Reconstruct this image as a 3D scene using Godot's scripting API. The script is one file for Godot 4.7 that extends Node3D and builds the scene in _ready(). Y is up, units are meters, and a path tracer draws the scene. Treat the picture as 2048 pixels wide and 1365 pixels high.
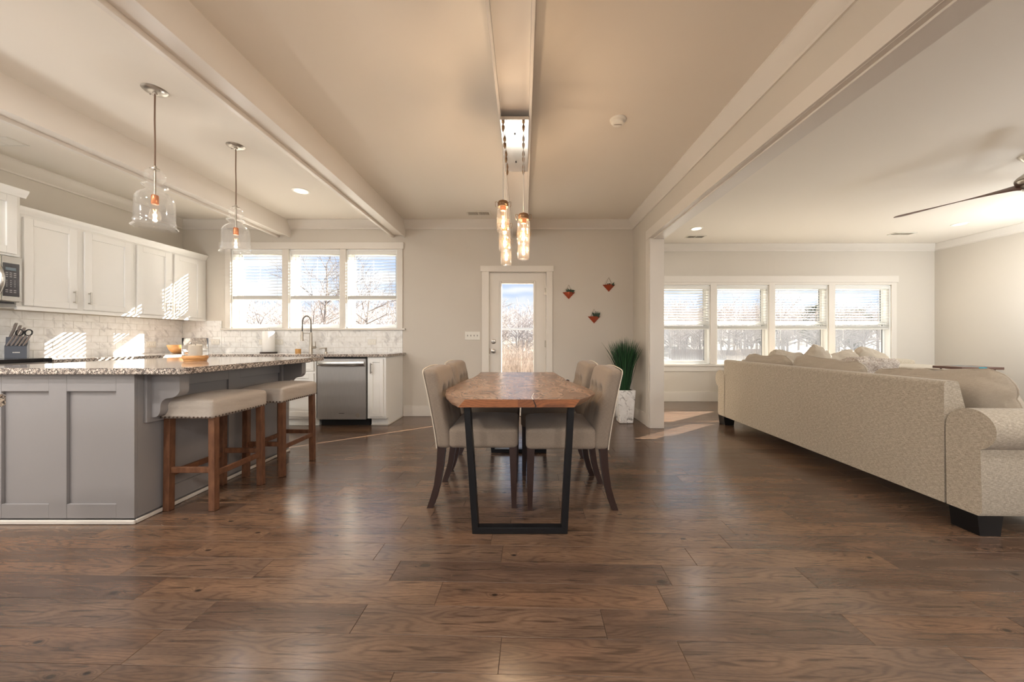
extends Node3D

# ---------------------------------------------------------------- geometry collector
class Geo:
	var v := PackedVector3Array()
	var n := PackedVector3Array()
	var uv := PackedVector2Array()
	var idx := PackedInt32Array()
	var t := Transform3D()

	func vert(p: Vector3, nn: Vector3, u := Vector2.ZERO) -> int:
		v.append(t * p)
		n.append((t.basis * nn).normalized())
		uv.append(u)
		return v.size() - 1

	func face(a: int, b: int, c: int) -> void:
		var g := (v[b] - v[a]).cross(v[c] - v[a])
		if g.dot(n[a] + n[b] + n[c]) > 0.0:
			idx.append_array(PackedInt32Array([a, c, b]))
		else:
			idx.append_array(PackedInt32Array([a, b, c]))

	func quad(a: Vector3, b: Vector3, c: Vector3, d: Vector3, nn: Vector3) -> void:
		var i := vert(a, nn, Vector2(0, 0))
		vert(b, nn, Vector2(1, 0))
		vert(c, nn, Vector2(1, 1))
		vert(d, nn, Vector2(0, 1))
		face(i, i + 1, i + 2)
		face(i, i + 2, i + 3)

	# chamfered box: each corner has one vertex per face, bevels interpolate between them
	func box(c: Vector3, s: Vector3, b := 0.003, uo := Vector2.ZERO) -> void:
		var h := s / 2.0
		b = minf(b, minf(h.x, minf(h.y, h.z)) * 0.9)
		var ids := {}
		for sx in [-1, 1]:
			for sy in [-1, 1]:
				for sz in [-1, 1]:
					var sg := Vector3(sx, sy, sz)
					for ax in 3:
						var p := Vector3.ZERO
						for k in 3:
							p[k] = sg[k] * (h[k] if k == ax else h[k] - b)
						var nn := Vector3.ZERO
						nn[ax] = sg[ax]
						p += c
						var u := Vector2(p.x, p.z)
						if ax == 0:
							u = Vector2(p.z, p.y)
						elif ax == 2:
							u = Vector2(p.x, p.y)
						ids[[sx, sy, sz, ax]] = vert(p, nn, u + uo)
		for ax in 3:
			var a1 := (ax + 1) % 3
			var a2 := (ax + 2) % 3
			for s0 in [-1, 1]:
				var q := []
				for pr in [[-1, -1], [1, -1], [1, 1], [-1, 1]]:
					var k := [0, 0, 0]
					k[ax] = s0
					k[a1] = pr[0]
					k[a2] = pr[1]
					q.append(ids[[k[0], k[1], k[2], ax]])
				face(q[0], q[1], q[2])
				face(q[0], q[2], q[3])
			# bevels along axis ax
			for s1 in [-1, 1]:
				for s2 in [-1, 1]:
					var ka := [0, 0, 0]
					ka[a1] = s1
					ka[a2] = s2
					ka[ax] = -1
					var kb := ka.duplicate()
					kb[ax] = 1
					var e0: int = ids[[ka[0], ka[1], ka[2], a1]]
					var e1: int = ids[[kb[0], kb[1], kb[2], a1]]
					var e2: int = ids[[kb[0], kb[1], kb[2], a2]]
					var e3: int = ids[[ka[0], ka[1], ka[2], a2]]
					face(e0, e1, e2)
					face(e0, e2, e3)
		for sx in [-1, 1]:
			for sy in [-1, 1]:
				for sz in [-1, 1]:
					face(ids[[sx, sy, sz, 0]], ids[[sx, sy, sz, 1]], ids[[sx, sy, sz, 2]])

	func span(a: Vector3, b: Vector3, bev := 0.003, uo := Vector2.ZERO) -> void:
		box((a + b) / 2.0, (b - a).abs(), bev, uo)

	# oriented bar between two points
	func bar(a: Vector3, b: Vector3, w: float, d: float, side := Vector3(0, 0, 1), bev := 0.003) -> void:
		var keep := t
		var y := (b - a).normalized()
		var x := y.cross(side).normalized()
		var z := x.cross(y).normalized()
		t = keep * Transform3D(Basis(x, y, z), (a + b) / 2.0)
		box(Vector3.ZERO, Vector3(w, a.distance_to(b), d), bev)
		t = keep

	func lathe(prof: Array, seg := 24, at := Vector3.ZERO, sharp := 0.75) -> void:
		var m := prof.size()
		var segn := []
		for i in m - 1:
			var d: Vector2 = prof[i + 1] - prof[i]
			segn.append(Vector2(d.y, -d.x).normalized())
		for i in m - 1:
			var n0: Vector2 = segn[i]
			var n1: Vector2 = segn[i]
			if i > 0 and segn[i - 1].dot(segn[i]) > sharp:
				n0 = (segn[i - 1] + segn[i]).normalized()
			if i < m - 2 and segn[i + 1].dot(segn[i]) > sharp:
				n1 = (segn[i + 1] + segn[i]).normalized()
			if prof[i].distance_to(prof[i + 1]) < 1e-6:
				continue
			var first := v.size()
			for k in seg + 1:
				var a := TAU * k / seg
				var cs := Vector3(cos(a), 0, sin(a))
				vert(at + cs * prof[i].x + Vector3(0, prof[i].y, 0), cs * n0.x + Vector3(0, n0.y, 0), Vector2(float(k) / seg, prof[i].y))
				vert(at + cs * prof[i + 1].x + Vector3(0, prof[i + 1].y, 0), cs * n1.x + Vector3(0, n1.y, 0), Vector2(float(k) / seg, prof[i + 1].y))
			for k in seg:
				var b := first + k * 2
				if prof[i].x > 1e-5:
					face(b, b + 1, b + 2)
				if prof[i + 1].x > 1e-5:
					face(b + 1, b + 3, b + 2)

	func tube(pts: Array, r: Variant, seg := 8, caps := true) -> void:
		var m := pts.size()
		var up := Vector3.UP
		var first := v.size()
		var prev_x := Vector3.ZERO
		for i in m:
			var d: Vector3
			if i == 0:
				d = pts[1] - pts[0]
			elif i == m - 1:
				d = pts[m - 1] - pts[m - 2]
			else:
				d = pts[i + 1] - pts[i - 1]
			d = d.normalized()
			var x: Vector3
			if prev_x == Vector3.ZERO:
				up = Vector3.RIGHT if absf(d.y) > 0.9 else Vector3.UP
				x = up.cross(d).normalized()
			else:
				x = (prev_x - d * prev_x.dot(d)).normalized()
			prev_x = x
			var y := d.cross(x)
			var rr: float = r[i] if r is Array else r
			for k in seg:
				var a := TAU * k / seg
				var nn := x * cos(a) + y * sin(a)
				vert(pts[i] + nn * rr, nn, Vector2(float(k) / seg, i))
		for i in m - 1:
			for k in seg:
				var a := first + i * seg + k
				var b := first + i * seg + (k + 1) % seg
				face(a, b, a + seg)
				face(b, b + seg, a + seg)
		if caps:
			for e in [0, m - 1]:
				var d: Vector3 = (pts[0] - pts[1]).normalized() if e == 0 else (pts[m - 1] - pts[m - 2]).normalized()
				var c := vert(pts[e], d)
				var ring := []
				for k in seg:
					ring.append(vert(t.affine_inverse() * v[first + e * seg + k], d))
				for k in seg:
					face(c, ring[k], ring[(k + 1) % seg])

	# polygon in the XY plane of xf, extruded along its +Z
	func prism(poly: PackedVector2Array, depth: float, xf := Transform3D(), smooth_dot := 2.0) -> void:
		var keep := t
		t = keep * xf
		if Geometry2D.is_polygon_clockwise(poly):
			poly = poly.duplicate()
			poly.reverse()
		var m := poly.size()
		var ns := []
		for i in m:
			var d := (poly[(i + 1) % m] - poly[i]).normalized()
			ns.append(Vector2(d.y, -d.x))
		for i in m:
			var j := (i + 1) % m
			var na: Vector2 = ns[i]
			var nb: Vector2 = ns[i]
			if ns[(i + m - 1) % m].dot(ns[i]) > smooth_dot:
				na = (ns[(i + m - 1) % m] + ns[i]).normalized()
			if ns[j].dot(ns[i]) > smooth_dot:
				nb = (ns[j] + ns[i]).normalized()
			var a := vert(Vector3(poly[i].x, poly[i].y, 0), Vector3(na.x, na.y, 0), Vector2(0, i))
			vert(Vector3(poly[j].x, poly[j].y, 0), Vector3(nb.x, nb.y, 0), Vector2(0, i + 1))
			vert(Vector3(poly[j].x, poly[j].y, depth), Vector3(nb.x, nb.y, 0), Vector2(1, i + 1))
			vert(Vector3(poly[i].x, poly[i].y, depth), Vector3(na.x, na.y, 0), Vector2(1, i))
			face(a, a + 1, a + 2)
			face(a, a + 2, a + 3)
		var tr := Geometry2D.triangulate_polygon(poly)
		for z in [0.0, depth]:
			var nn := Vector3(0, 0, -1 if z == 0.0 else 1)
			var f := v.size()
			for p in poly:
				vert(Vector3(p.x, p.y, z), nn, p)
			for i in range(0, tr.size(), 3):
				face(f + tr[i], f + tr[i + 1], f + tr[i + 2])
		t = keep

	# rounded box, subdivided and bent by a callable, with smooth normals
	func soft(c: Vector3, s: Vector3, r: float, k: int, bend: Variant = null) -> void:
		var h := s / 2.0
		var first := v.size()
		var ifirst := idx.size()
		for ax in 3:
			for sg in [-1.0, 1.0]:
				var a1 := (ax + 1) % 3
				var a2 := (ax + 2) % 3
				var base := v.size()
				for i in k + 1:
					for j in k + 1:
						var p := Vector3.ZERO
						p[ax] = sg * h[ax]
						p[a1] = h[a1] * sin((2.0 * i / k - 1.0) * PI / 2.0) if k > 5 else h[a1] * (2.0 * i / k - 1.0)
						p[a2] = h[a2] * sin((2.0 * j / k - 1.0) * PI / 2.0) if k > 5 else h[a2] * (2.0 * j / k - 1.0)
						var q := p
						for e in 3:
							var lim := maxf(h[e] - r, 0.0)
							q[e] = clampf(p[e], -lim, lim)
						var d := (p - q)
						var nn := Vector3.ZERO
						nn[ax] = sg
						if d.length() > 1e-6:
							nn = d.normalized()
							p = q + nn * r
						if bend != null:
							p = bend.call(p)
						vert(p + c, nn, Vector2(p[a1], p[a2]))
				for i in k:
					for j in k:
						var b := base + i * (k + 1) + j
						face(b, b + 1, b + k + 2)
						face(b, b + k + 2, b + k + 1)
		smooth(first, ifirst)

	func smooth(first := 0, ifirst := 0) -> void:
		var acc := {}
		var i := ifirst
		while i < idx.size():
			var g := (v[idx[i + 2]] - v[idx[i]]).cross(v[idx[i + 1]] - v[idx[i]])
			for k in 3:
				var key := Vector3i((v[idx[i + k]] * 20000.0).round())
				acc[key] = acc.get(key, Vector3.ZERO) + g
			i += 3
		for j in range(first, v.size()):
			var key := Vector3i((v[j] * 20000.0).round())
			var a: Vector3 = acc.get(key, Vector3.ZERO)
			if a.length() > 1e-12:
				n[j] = a.normalized()

	func sheet(fn: Callable, nu: int, nv: int, toward: Vector3) -> void:
		var first := v.size()
		var ifirst := idx.size()
		for i in nu + 1:
			for j in nv + 1:
				vert(fn.call(float(i) / nu, float(j) / nv), toward, Vector2(float(i) / nu, float(j) / nv))
		for i in nu:
			for j in nv:
				var b := first + i * (nv + 1) + j
				face(b, b + 1, b + nv + 2)
				face(b, b + nv + 2, b + nv + 1)
		smooth(first, ifirst)

	func arrays() -> Array:
		var a := []
		a.resize(Mesh.ARRAY_MAX)
		a[Mesh.ARRAY_VERTEX] = v
		a[Mesh.ARRAY_NORMAL] = n
		a[Mesh.ARRAY_TEX_UV] = uv
		a[Mesh.ARRAY_INDEX] = idx
		return a

	func mesh() -> ArrayMesh:
		var m := ArrayMesh.new()
		m.add_surface_from_arrays(Mesh.PRIMITIVE_TRIANGLES, arrays())
		return m


var M := {}
var taken := {}
var fine := FastNoiseLite.new()

# ---------------------------------------------------------------- scene helpers
func numbered(called: String) -> String:
	var k: int = taken.get(called, 0)
	taken[called] = k + 1
	return called if k == 0 else "%s_%03d" % [called, k]

func tag(o: Node3D, label: String, category: String, group := "", kind := "") -> Node3D:
	if label: o.set_meta("label", label)
	if category: o.set_meta("category", category)
	if group: o.set_meta("group", group)
	if kind: o.set_meta("kind", kind)
	return o

func thing(called: String, label: String, category: String, at := Vector3.ZERO, turn := 0.0, group := "") -> Node3D:
	var o := Node3D.new()
	o.name = numbered(called)
	add_child(o)
	o.position = at
	o.rotation_degrees.y = turn
	return tag(o, label, category, group)

func struct(called: String, label := "") -> Node3D:
	var o := Node3D.new()
	o.name = numbered(called)
	add_child(o)
	return tag(o, label, "", "", "structure")

func part_mesh(called: String, mesh: Mesh, m: Material, parent: Node3D, at := Transform3D()) -> MeshInstance3D:
	var o := MeshInstance3D.new()
	var key := "%d/%s" % [parent.get_instance_id(), called]
	var k: int = taken.get(key, 0)
	taken[key] = k + 1
	o.name = called if k == 0 else "%s_%03d" % [called, k]
	o.mesh = mesh
	if m: o.material_override = m
	o.transform = at
	parent.add_child(o, true)
	return o

func part(called: String, g: Geo, m: Material, parent: Node3D) -> MeshInstance3D:
	return part_mesh(called, g.mesh(), m, parent)

func single(called: String, g: Geo, m: Material, label: String, category: String, at := Vector3.ZERO, group := "") -> MeshInstance3D:
	var o := part_mesh(numbered(called), g.mesh(), m, self)
	o.position = at
	tag(o, label, category, group)
	return o

func copy_of(src: Node3D, called: String, label: String, at: Vector3, turn := 0.0) -> Node3D:
	var c: Node3D = src.duplicate()
	c.name = numbered(called)
	add_child(c)
	c.position = at
	c.rotation_degrees.y = turn
	c.set_meta("label", label)
	return c

# ---------------------------------------------------------------- materials
func mat(key: String, c: Color, rough := 0.6, metal := 0.0) -> StandardMaterial3D:
	var m := StandardMaterial3D.new()
	m.resource_name = key
	m.albedo_color = c
	m.roughness = rough
	m.metallic = metal
	M[key] = m
	return m

func rgb8(r: float, g: float, b: float) -> Color:
	return Color(r / 255.0, g / 255.0, b / 255.0)

func tex(w: int, h: int, fn: Callable) -> ImageTexture:
	var bytes := PackedByteArray()
	bytes.resize(w * h * 3)
	var o := 0
	for y in h:
		for x in w:
			var c: Color = fn.call(x, y)
			bytes[o] = clampi(int(c.r * 255.0), 0, 255)
			bytes[o + 1] = clampi(int(c.g * 255.0), 0, 255)
			bytes[o + 2] = clampi(int(c.b * 255.0), 0, 255)
			o += 3
	return ImageTexture.create_from_image(Image.create_from_data(w, h, false, Image.FORMAT_RGB8, bytes))

func noise(s: int, f := 1.0, oct := 3) -> FastNoiseLite:
	var q := FastNoiseLite.new()
	q.seed = s
	q.frequency = f
	q.noise_type = FastNoiseLite.TYPE_SIMPLEX_SMOOTH
	q.fractal_octaves = oct
	return q

func triplanar(m: StandardMaterial3D, per_metre: float, world := false) -> void:
	m.uv1_triplanar = true
	m.uv1_world_triplanar = world
	m.uv1_scale = Vector3.ONE * per_metre
	m.uv1_triplanar_sharpness = 8.0

func wood_tex(w: int, h: int, lx: float, ly: float, s: int, light: Color, mid: Color, dark: Color, rings: float, knots: int) -> ImageTexture:
	var n1 := noise(s, 1.0, 2)
	var n2 := noise(s + 7, 1.0, 2)
	var n3 := noise(s + 13, 1.0, 1)
	var rng := RandomNumberGenerator.new()
	rng.seed = s
	var kn := []
	for i in knots:
		kn.append(Vector3(rng.randf() * lx, rng.randf() * ly, rng.randf_range(0.006, 0.014)))
	var cy := ly * rng.randf_range(0.2, 0.8)
	var slope := rng.randf_range(0.8, 2.2) * (1.0 if rng.randf() < 0.5 else -1.0)
	return tex(w, h, func(px: int, py: int) -> Color:
		var x := lx * px / w
		var y := ly * py / h
		var kd := 0.0
		var warp := 0.0
		for q in kn:
			var dd: float = Vector2((x - q.x) * 0.55, y - q.y).length() / q.z
			warp += 1.6 * exp(-dd * dd * 0.25)
			kd += exp(-dd * dd * 1.6)
		var e := (y - cy) / 0.0725
		var f := e * e * 1.5 + x * slope + n1.get_noise_2d(x * 1.5, y * 11.0) * 1.8 + warp
		var ring := 0.5 + 0.5 * sin(TAU * f * rings)
		ring = pow(ring, 2.2)
		var blot := 0.5 + 0.9 * n2.get_noise_2d(x * 1.6 + 30.0, y * 9.0)
		var pore := n3.get_noise_2d(x * 26.0, y * 520.0)
		var c := light.lerp(mid, clampf(blot, 0.0, 1.0))
		c = c.lerp(dark, 0.22 * ring + 0.26 * maxf(0.0, pore))
		c = c.lerp(dark * 0.55, clampf(kd, 0.0, 0.85))
		var streak := n2.get_noise_2d(x * 3.0 + 9.0, y * 40.0 + 70.0)
		c = c.lerp(dark * 0.9, clampf((streak - 0.35) * 1.6, 0.0, 0.4))
		return c)

func make_materials() -> void:
	fine.seed = 5
	fine.frequency = 1.0
	mat("wall", rgb8(205, 197, 185), 0.75)
	mat("ceiling", rgb8(232, 224, 212), 0.8)
	mat("trim", rgb8(219, 212, 202), 0.4)
	mat("beam", rgb8(224, 216, 206), 0.35)
	mat("cabinet", rgb8(240, 238, 233), 0.38)
	mat("island", rgb8(142, 138, 137), 0.45)
	mat("door_paint", rgb8(226, 219, 208), 0.4)
	mat("blind", rgb8(226, 224, 218), 0.45)
	mat("vinyl", rgb8(240, 240, 236), 0.35)
	mat("gasket", rgb8(70, 72, 76), 0.5)
	mat("nickel", rgb8(190, 184, 176), 0.28, 1.0)
	mat("nickel_soft", rgb8(178, 170, 158), 0.38, 1.0)
	mat("chrome", rgb8(225, 225, 225), 0.1, 1.0)
	mat("copper", rgb8(190, 120, 80), 0.3, 1.0)
	mat("old_brass", rgb8(150, 118, 88), 0.3, 1.0)
	mat("wire", rgb8(120, 95, 78), 0.6)
	mat("clear_cord", rgb8(205, 198, 188), 0.5)
	mat("steel_black", rgb8(24, 23, 24), 0.38, 0.4)
	mat("black", rgb8(12, 12, 13), 0.5)
	mat("black_glass", rgb8(22, 21, 23), 0.12)
	mat("plastic_white", rgb8(238, 235, 226), 0.4)
	mat("outlet", rgb8(228, 224, 214), 0.35)
	mat("slot", rgb8(60, 58, 56), 0.6)
	mat("vent", rgb8(226, 220, 208), 0.5)
	mat("vent_dark", rgb8(120, 112, 104), 0.8)
	mat("stainless", rgb8(188, 184, 180), 0.45, 0.85)
	mat("stainless_bright", rgb8(205, 203, 198), 0.25, 1.0)
	mat("panel_dark", rgb8(52, 50, 54), 0.25)
	mat("lcd", rgb8(110, 125, 135), 0.3)
	mat("print", rgb8(205, 203, 200), 0.5)
	mat("knife_steel", rgb8(200, 196, 192), 0.22, 1.0)
	mat("knife_dark", rgb8(138, 126, 120), 0.4, 0.3)
	mat("block", rgb8(84, 87, 95), 0.55)
	mat("paper", rgb8(245, 243, 238), 0.9)
	mat("wax", rgb8(238, 226, 206), 0.5)
	mat("amber", rgb8(206, 150, 70), 0.2)
	mat("fan_wood", rgb8(104, 74, 62), 0.45)
	mat("underlay", rgb8(104, 80, 62), 0.9)
	mat("grout", rgb8(214, 208, 196), 0.8)
	mat("turquoise", rgb8(40, 140, 160), 0.2)
	mat("espresso", rgb8(48, 30, 24), 0.35)
	mat("piping", rgb8(206, 194, 176), 0.8)
	mat("nailhead", rgb8(92, 78, 68), 0.35, 0.8)
	mat("copper_pot", rgb8(168, 74, 42), 0.35, 0.35)
	mat("succulent", rgb8(64, 84, 66), 0.6)
	mat("soil", rgb8(60, 44, 34), 0.95)
	mat("grass_blade", rgb8(44, 92, 52), 0.5)
	M.grass_blade.backlight_enabled = true
	M.grass_blade.backlight = Color(0.1, 0.2, 0.08)
	mat("grass_dark", rgb8(26, 58, 36), 0.5)
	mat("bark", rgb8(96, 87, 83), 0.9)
	mat("bark_hazed", rgb8(166, 159, 156), 0.95)  # haze put into the colour: paler bark for the distant woods
	mat("brush", rgb8(138, 124, 112), 0.95)
	mat("evergreen", rgb8(62, 76, 58), 0.9)
	mat("ground", rgb8(98, 92, 84), 0.95)
	mat("bounce_pale", rgb8(206, 200, 188), 0.9)  # pale colour of the added slab that bounces sunlight
	var gb := mat("globe", rgb8(250, 246, 238), 0.5)  # glow of the added fill lamps out of view
	gb.emission_enabled = true
	gb.emission = rgb8(255, 244, 228)
	gb.emission_energy_multiplier = 1.5
	mat("fence", rgb8(130, 118, 112), 0.8)
	mat("rail_grey", rgb8(120, 124, 130), 0.5)
	mat("siding", rgb8(214, 208, 200), 0.7)
	# panes
	for q in [["glass", Color(0.94, 0.97, 1.0, 0.004), 0.02], ["jar_glass", Color(1.0, 0.93, 0.82, 0.004), 0.03], ["bulb_glass", Color(1.0, 0.85, 0.6, 0.0015), 0.03], ["shade_glass", Color(0.95, 0.97, 1.0, 0.004), 0.03]]:
		var m := mat(q[0], q[1], q[2])
		m.transparency = BaseMaterial3D.TRANSPARENCY_ALPHA
		m.cull_mode = BaseMaterial3D.CULL_DISABLED
	var sg := mat("solid_glass", Color(1, 1, 1, 0.0), 0.01)
	sg.refraction_enabled = true
	sg.refraction_scale = 0.05
	sg.transparency = BaseMaterial3D.TRANSPARENCY_ALPHA
	var sc := mat("screen_mesh", Color(0.62, 0.64, 0.66, 0.27), 0.9)
	sc.transparency = BaseMaterial3D.TRANSPARENCY_ALPHA
	# glowing things
	var fl := mat("filament", rgb8(255, 190, 110), 0.5)
	fl.emission_enabled = true
	fl.emission = rgb8(255, 196, 120)
	fl.emission_energy_multiplier = 3.5
	var can := mat("can_lens", rgb8(255, 250, 238), 0.6)
	can.emission_enabled = true
	can.emission = rgb8(255, 240, 215)
	can.emission_energy_multiplier = 1.3

	# floor planks: four boards, each 1.24 m by 0.145 m
	var lights := [rgb8(160, 124, 96), rgb8(146, 113, 90), rgb8(152, 120, 96), rgb8(132, 102, 82), rgb8(154, 117, 90)]
	var mids := [rgb8(128, 99, 78), rgb8(116, 91, 74), rgb8(126, 100, 82), rgb8(106, 82, 67), rgb8(122, 94, 74)]
	for i in 5:
		var m := mat("plank%d" % i, Color(0.82, 0.83, 0.84), 0.22)
		m.albedo_texture = wood_tex(768, 112, 1.24, 0.145, 11 + i * 31, lights[i], mids[i], rgb8(58, 42, 32), 1.9, [1, 2, 0, 2, 1][i])
		m.uv1_scale = Vector3(1.0 / 1.24, 1.0 / 0.145, 1)
		m.heightmap_enabled = true
		m.heightmap_texture = m.albedo_texture
		m.heightmap_scale = 0.06
		m.metallic_specular = 0.7
	# table slab
	var tw := mat("slab", Color(0.95, 0.94, 0.93), 0.27)
	tw.albedo_texture = wood_tex(1024, 512, 1.8, 0.95, 77, rgb8(160, 132, 110), rgb8(132, 104, 84), rgb8(84, 62, 50), 2.6, 9)
	tw.uv1_scale = Vector3(1.0 / 1.8, 1.0 / 0.95, 1)
	var b1 := noise(71, 1.0, 3)
	var b2 := noise(72, 1.0, 4)
	tw.albedo_texture = tex(1024, 512, func(px: int, py: int) -> Color:
		var x := 1.8 * px / 1024.0
		var y := 0.95 * py / 512.0
		var wx := b1.get_noise_2d(x * 1.6, y * 2.2)
		var wy := b1.get_noise_2d(x * 1.6 + 31.0, y * 2.2)
		var f := b2.get_noise_2d(x * 1.1 + wx * 0.5, y * 5.5 + wy * 0.9)
		var rg := pow(0.5 + 0.5 * sin(f * 46.0), 3.0)
		var c := rgb8(174, 144, 122).lerp(rgb8(138, 108, 88), clampf(0.5 + f * 1.1, 0, 1))
		c = c.lerp(rgb8(92, 68, 54), rg * 0.24)
		var fleck := b2.get_noise_2d(x * 7.0 + wx * 3.0, y * 26.0 + wy * 5.0)
		c = c.lerp(rgb8(70, 48, 38), clampf((fleck - 0.18) * 2.6, 0.0, 0.7))
		return c)
	var te := mat("slab_edge", Color.WHITE, 0.4)
	te.albedo_texture = wood_tex(512, 256, 0.6, 0.3, 91, rgb8(158, 98, 58), rgb8(124, 74, 44), rgb8(66, 36, 22), 3.0, 5)
	triplanar(te, 1.6)
	var bk := mat("live_edge", Color.WHITE, 0.6)
	bk.albedo_texture = wood_tex(512, 256, 0.6, 0.3, 95, rgb8(170, 138, 108), rgb8(130, 98, 74), rgb8(70, 48, 36), 3.0, 4)
	triplanar(bk, 1.6)
	var sw := mat("stool_wood", Color.WHITE, 0.5)
	sw.albedo_texture = wood_tex(128, 512, 0.1, 0.6, 41, rgb8(160, 104, 66), rgb8(128, 80, 50), rgb8(82, 46, 28), 1.2, 0)
	sw.albedo_texture = tex(64, 256, func(x: int, y: int) -> Color:
		var q := 0.5 + 0.5 * fine.get_noise_2d(x * 0.16, y * 0.012)
		return rgb8(134, 92, 64).lerp(rgb8(82, 50, 33), q))
	triplanar(sw, 3.0)
	var bw := mat("bowl_wood", rgb8(206, 152, 92), 0.4)
	bw.albedo_texture = tex(128, 128, func(x: int, y: int) -> Color:
		var q := 0.5 + 0.5 * fine.get_noise_2d(x * 0.02, y * 0.2)
		return rgb8(226, 176, 116).lerp(rgb8(176, 120, 70), q))
	bw.albedo_color = Color.WHITE
	triplanar(bw, 4.0)
	# granite: two sizes of crystals
	var gc := FastNoiseLite.new()
	gc.seed = 3
	gc.noise_type = FastNoiseLite.TYPE_CELLULAR
	gc.cellular_return_type = FastNoiseLite.RETURN_CELL_VALUE
	gc.frequency = 0.085
	var g2 := FastNoiseLite.new()
	g2.seed = 9
	g2.noise_type = FastNoiseLite.TYPE_CELLULAR
	g2.cellular_return_type = FastNoiseLite.RETURN_CELL_VALUE
	g2.frequency = 0.2
	var gr := mat("granite", Color.WHITE, 0.07)
	var gcol := [rgb8(238, 230, 220), rgb8(224, 212, 198), rgb8(186, 170, 156), rgb8(122, 110, 102), rgb8(58, 52, 50), rgb8(234, 222, 208), rgb8(210, 198, 186)]
	gr.albedo_texture = tex(512, 512, func(x: int, y: int) -> Color:
		var a := gc.get_noise_2d(x, y) * 0.5 + 0.5
		var c: Color = gcol[int(a * 6.99)]
		var b := g2.get_noise_2d(x, y)
		if b > 0.72:
			c = rgb8(46, 40, 40)
		elif b < -0.6:
			c = rgb8(232, 226, 216)
		return c)
	triplanar(gr, 2.6, true)
	# marble with ridged veins
	var v1 := noise(21, 1.0, 4)
	var v2 := noise(25, 1.0, 3)
	var marble := func(scale: float, strength: float) -> Callable:
		return func(x: int, y: int) -> Color:
			var wx := v2.get_noise_2d(x * 0.011, y * 0.011) * 26.0
			var r := 1.0 - absf(v1.get_noise_2d((x + wx) * scale, (y - x * 0.6 + wx) * scale * 1.3)) * 9.0
			var k := clampf(r, 0.0, 1.0) * clampf(0.35 + v2.get_noise_2d(x * 0.012 + 50.0, y * 0.012) * 1.3, 0.0, 1.0)
			var c := rgb8(244, 243, 240).lerp(rgb8(224, 221, 216), clampf(0.4 + v2.get_noise_2d(x * 0.02, y * 0.02), 0.0, 1.0) * 0.5)
			return c.lerp(rgb8(120, 116, 114), k * strength)
	var mt := mat("marble_tile", Color.WHITE, 0.16)
	mt.albedo_texture = tex(512, 512, marble.call(0.0045, 0.3))
	triplanar(mt, 1.1, true)
	var mp := mat("marble_pot", Color.WHITE, 0.3)
	mp.albedo_texture = tex(256, 256, marble.call(0.008, 0.9))
	triplanar(mp, 2.2)
	# woven cloth
	var weave := func(a: Color, b: Color, slub: float, pitch: float) -> Callable:
		return func(x: int, y: int) -> Color:
			var wv := 0.5 + 0.25 * (sin(TAU * x / pitch) * sin(TAU * y / pitch))
			var hs := fine.get_noise_2d(x * 0.035, y * 0.55)
			var vs := fine.get_noise_2d(x * 0.6 + 80.0, y * 0.05)
			return a.lerp(b, clampf(wv + slub * (hs + 0.7 * vs), 0.0, 1.0))
	for q in [["sofa_cloth", rgb8(212, 201, 182), rgb8(140, 127, 110), 0.72, 4.0, 3.4], ["chair_cloth", rgb8(150, 135, 119), rgb8(118, 103, 89), 0.5, 4.0, 5.0], ["stool_cloth", rgb8(200, 190, 178), rgb8(174, 162, 150), 0.4, 4.0, 5.0], ["cushion_cloth", rgb8(192, 180, 163), rgb8(160, 147, 130), 0.4, 4.0, 4.0], ["throw_cloth", rgb8(240, 232, 220), rgb8(122, 102, 88), 1.5, 12.0, 3.0]]:
		var m := mat(q[0], Color.WHITE, 0.9)
		m.albedo_texture = tex(256, 256, weave.call(q[1], q[2], q[3], q[4]))
		triplanar(m, q[5])
		m.heightmap_enabled = true
		m.heightmap_texture = m.albedo_texture
		m.heightmap_scale = 0.12 if q[0] != "throw_cloth" else 0.6
		m.rim_enabled = true
		m.rim = 0.25
		m.rim_tint = 0.6
	# brushed door of the dishwasher
	var ss: StandardMaterial3D = M.stainless
	ss.albedo_texture = tex(256, 64, func(x: int, y: int) -> Color:
		var q := 0.94 + 0.06 * fine.get_noise_2d(x * 0.5, y * 0.02)
		return Color(q, q, q))
	triplanar(ss, 4.0)
	# drywall: fine stipple
	var wl: StandardMaterial3D = M.wall
	wl.heightmap_enabled = true
	wl.heightmap_texture = tex(128, 128, func(x: int, y: int) -> Color:
		var q := 0.5 + 0.5 * fine.get_noise_2d(x * 0.3, y * 0.3)
		return Color(q, q, q))
	wl.heightmap_scale = 0.03
	triplanar(wl, 6.0, true)
	M.wall.uv1_triplanar_sharpness = 4.0

# ---------------------------------------------------------------- camera, sky, sun, exposure
const LAMP := 0.1      # energy of one filament bulb
const CAN := 3.2        # energy of one unseen recessed light, the visible ones use little of it
const FILL_LAMP := 1.1      # energy of one added fill lamp out of view
const SUN_WAY := Vector3(-1.38, -0.8, 1.0)

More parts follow.
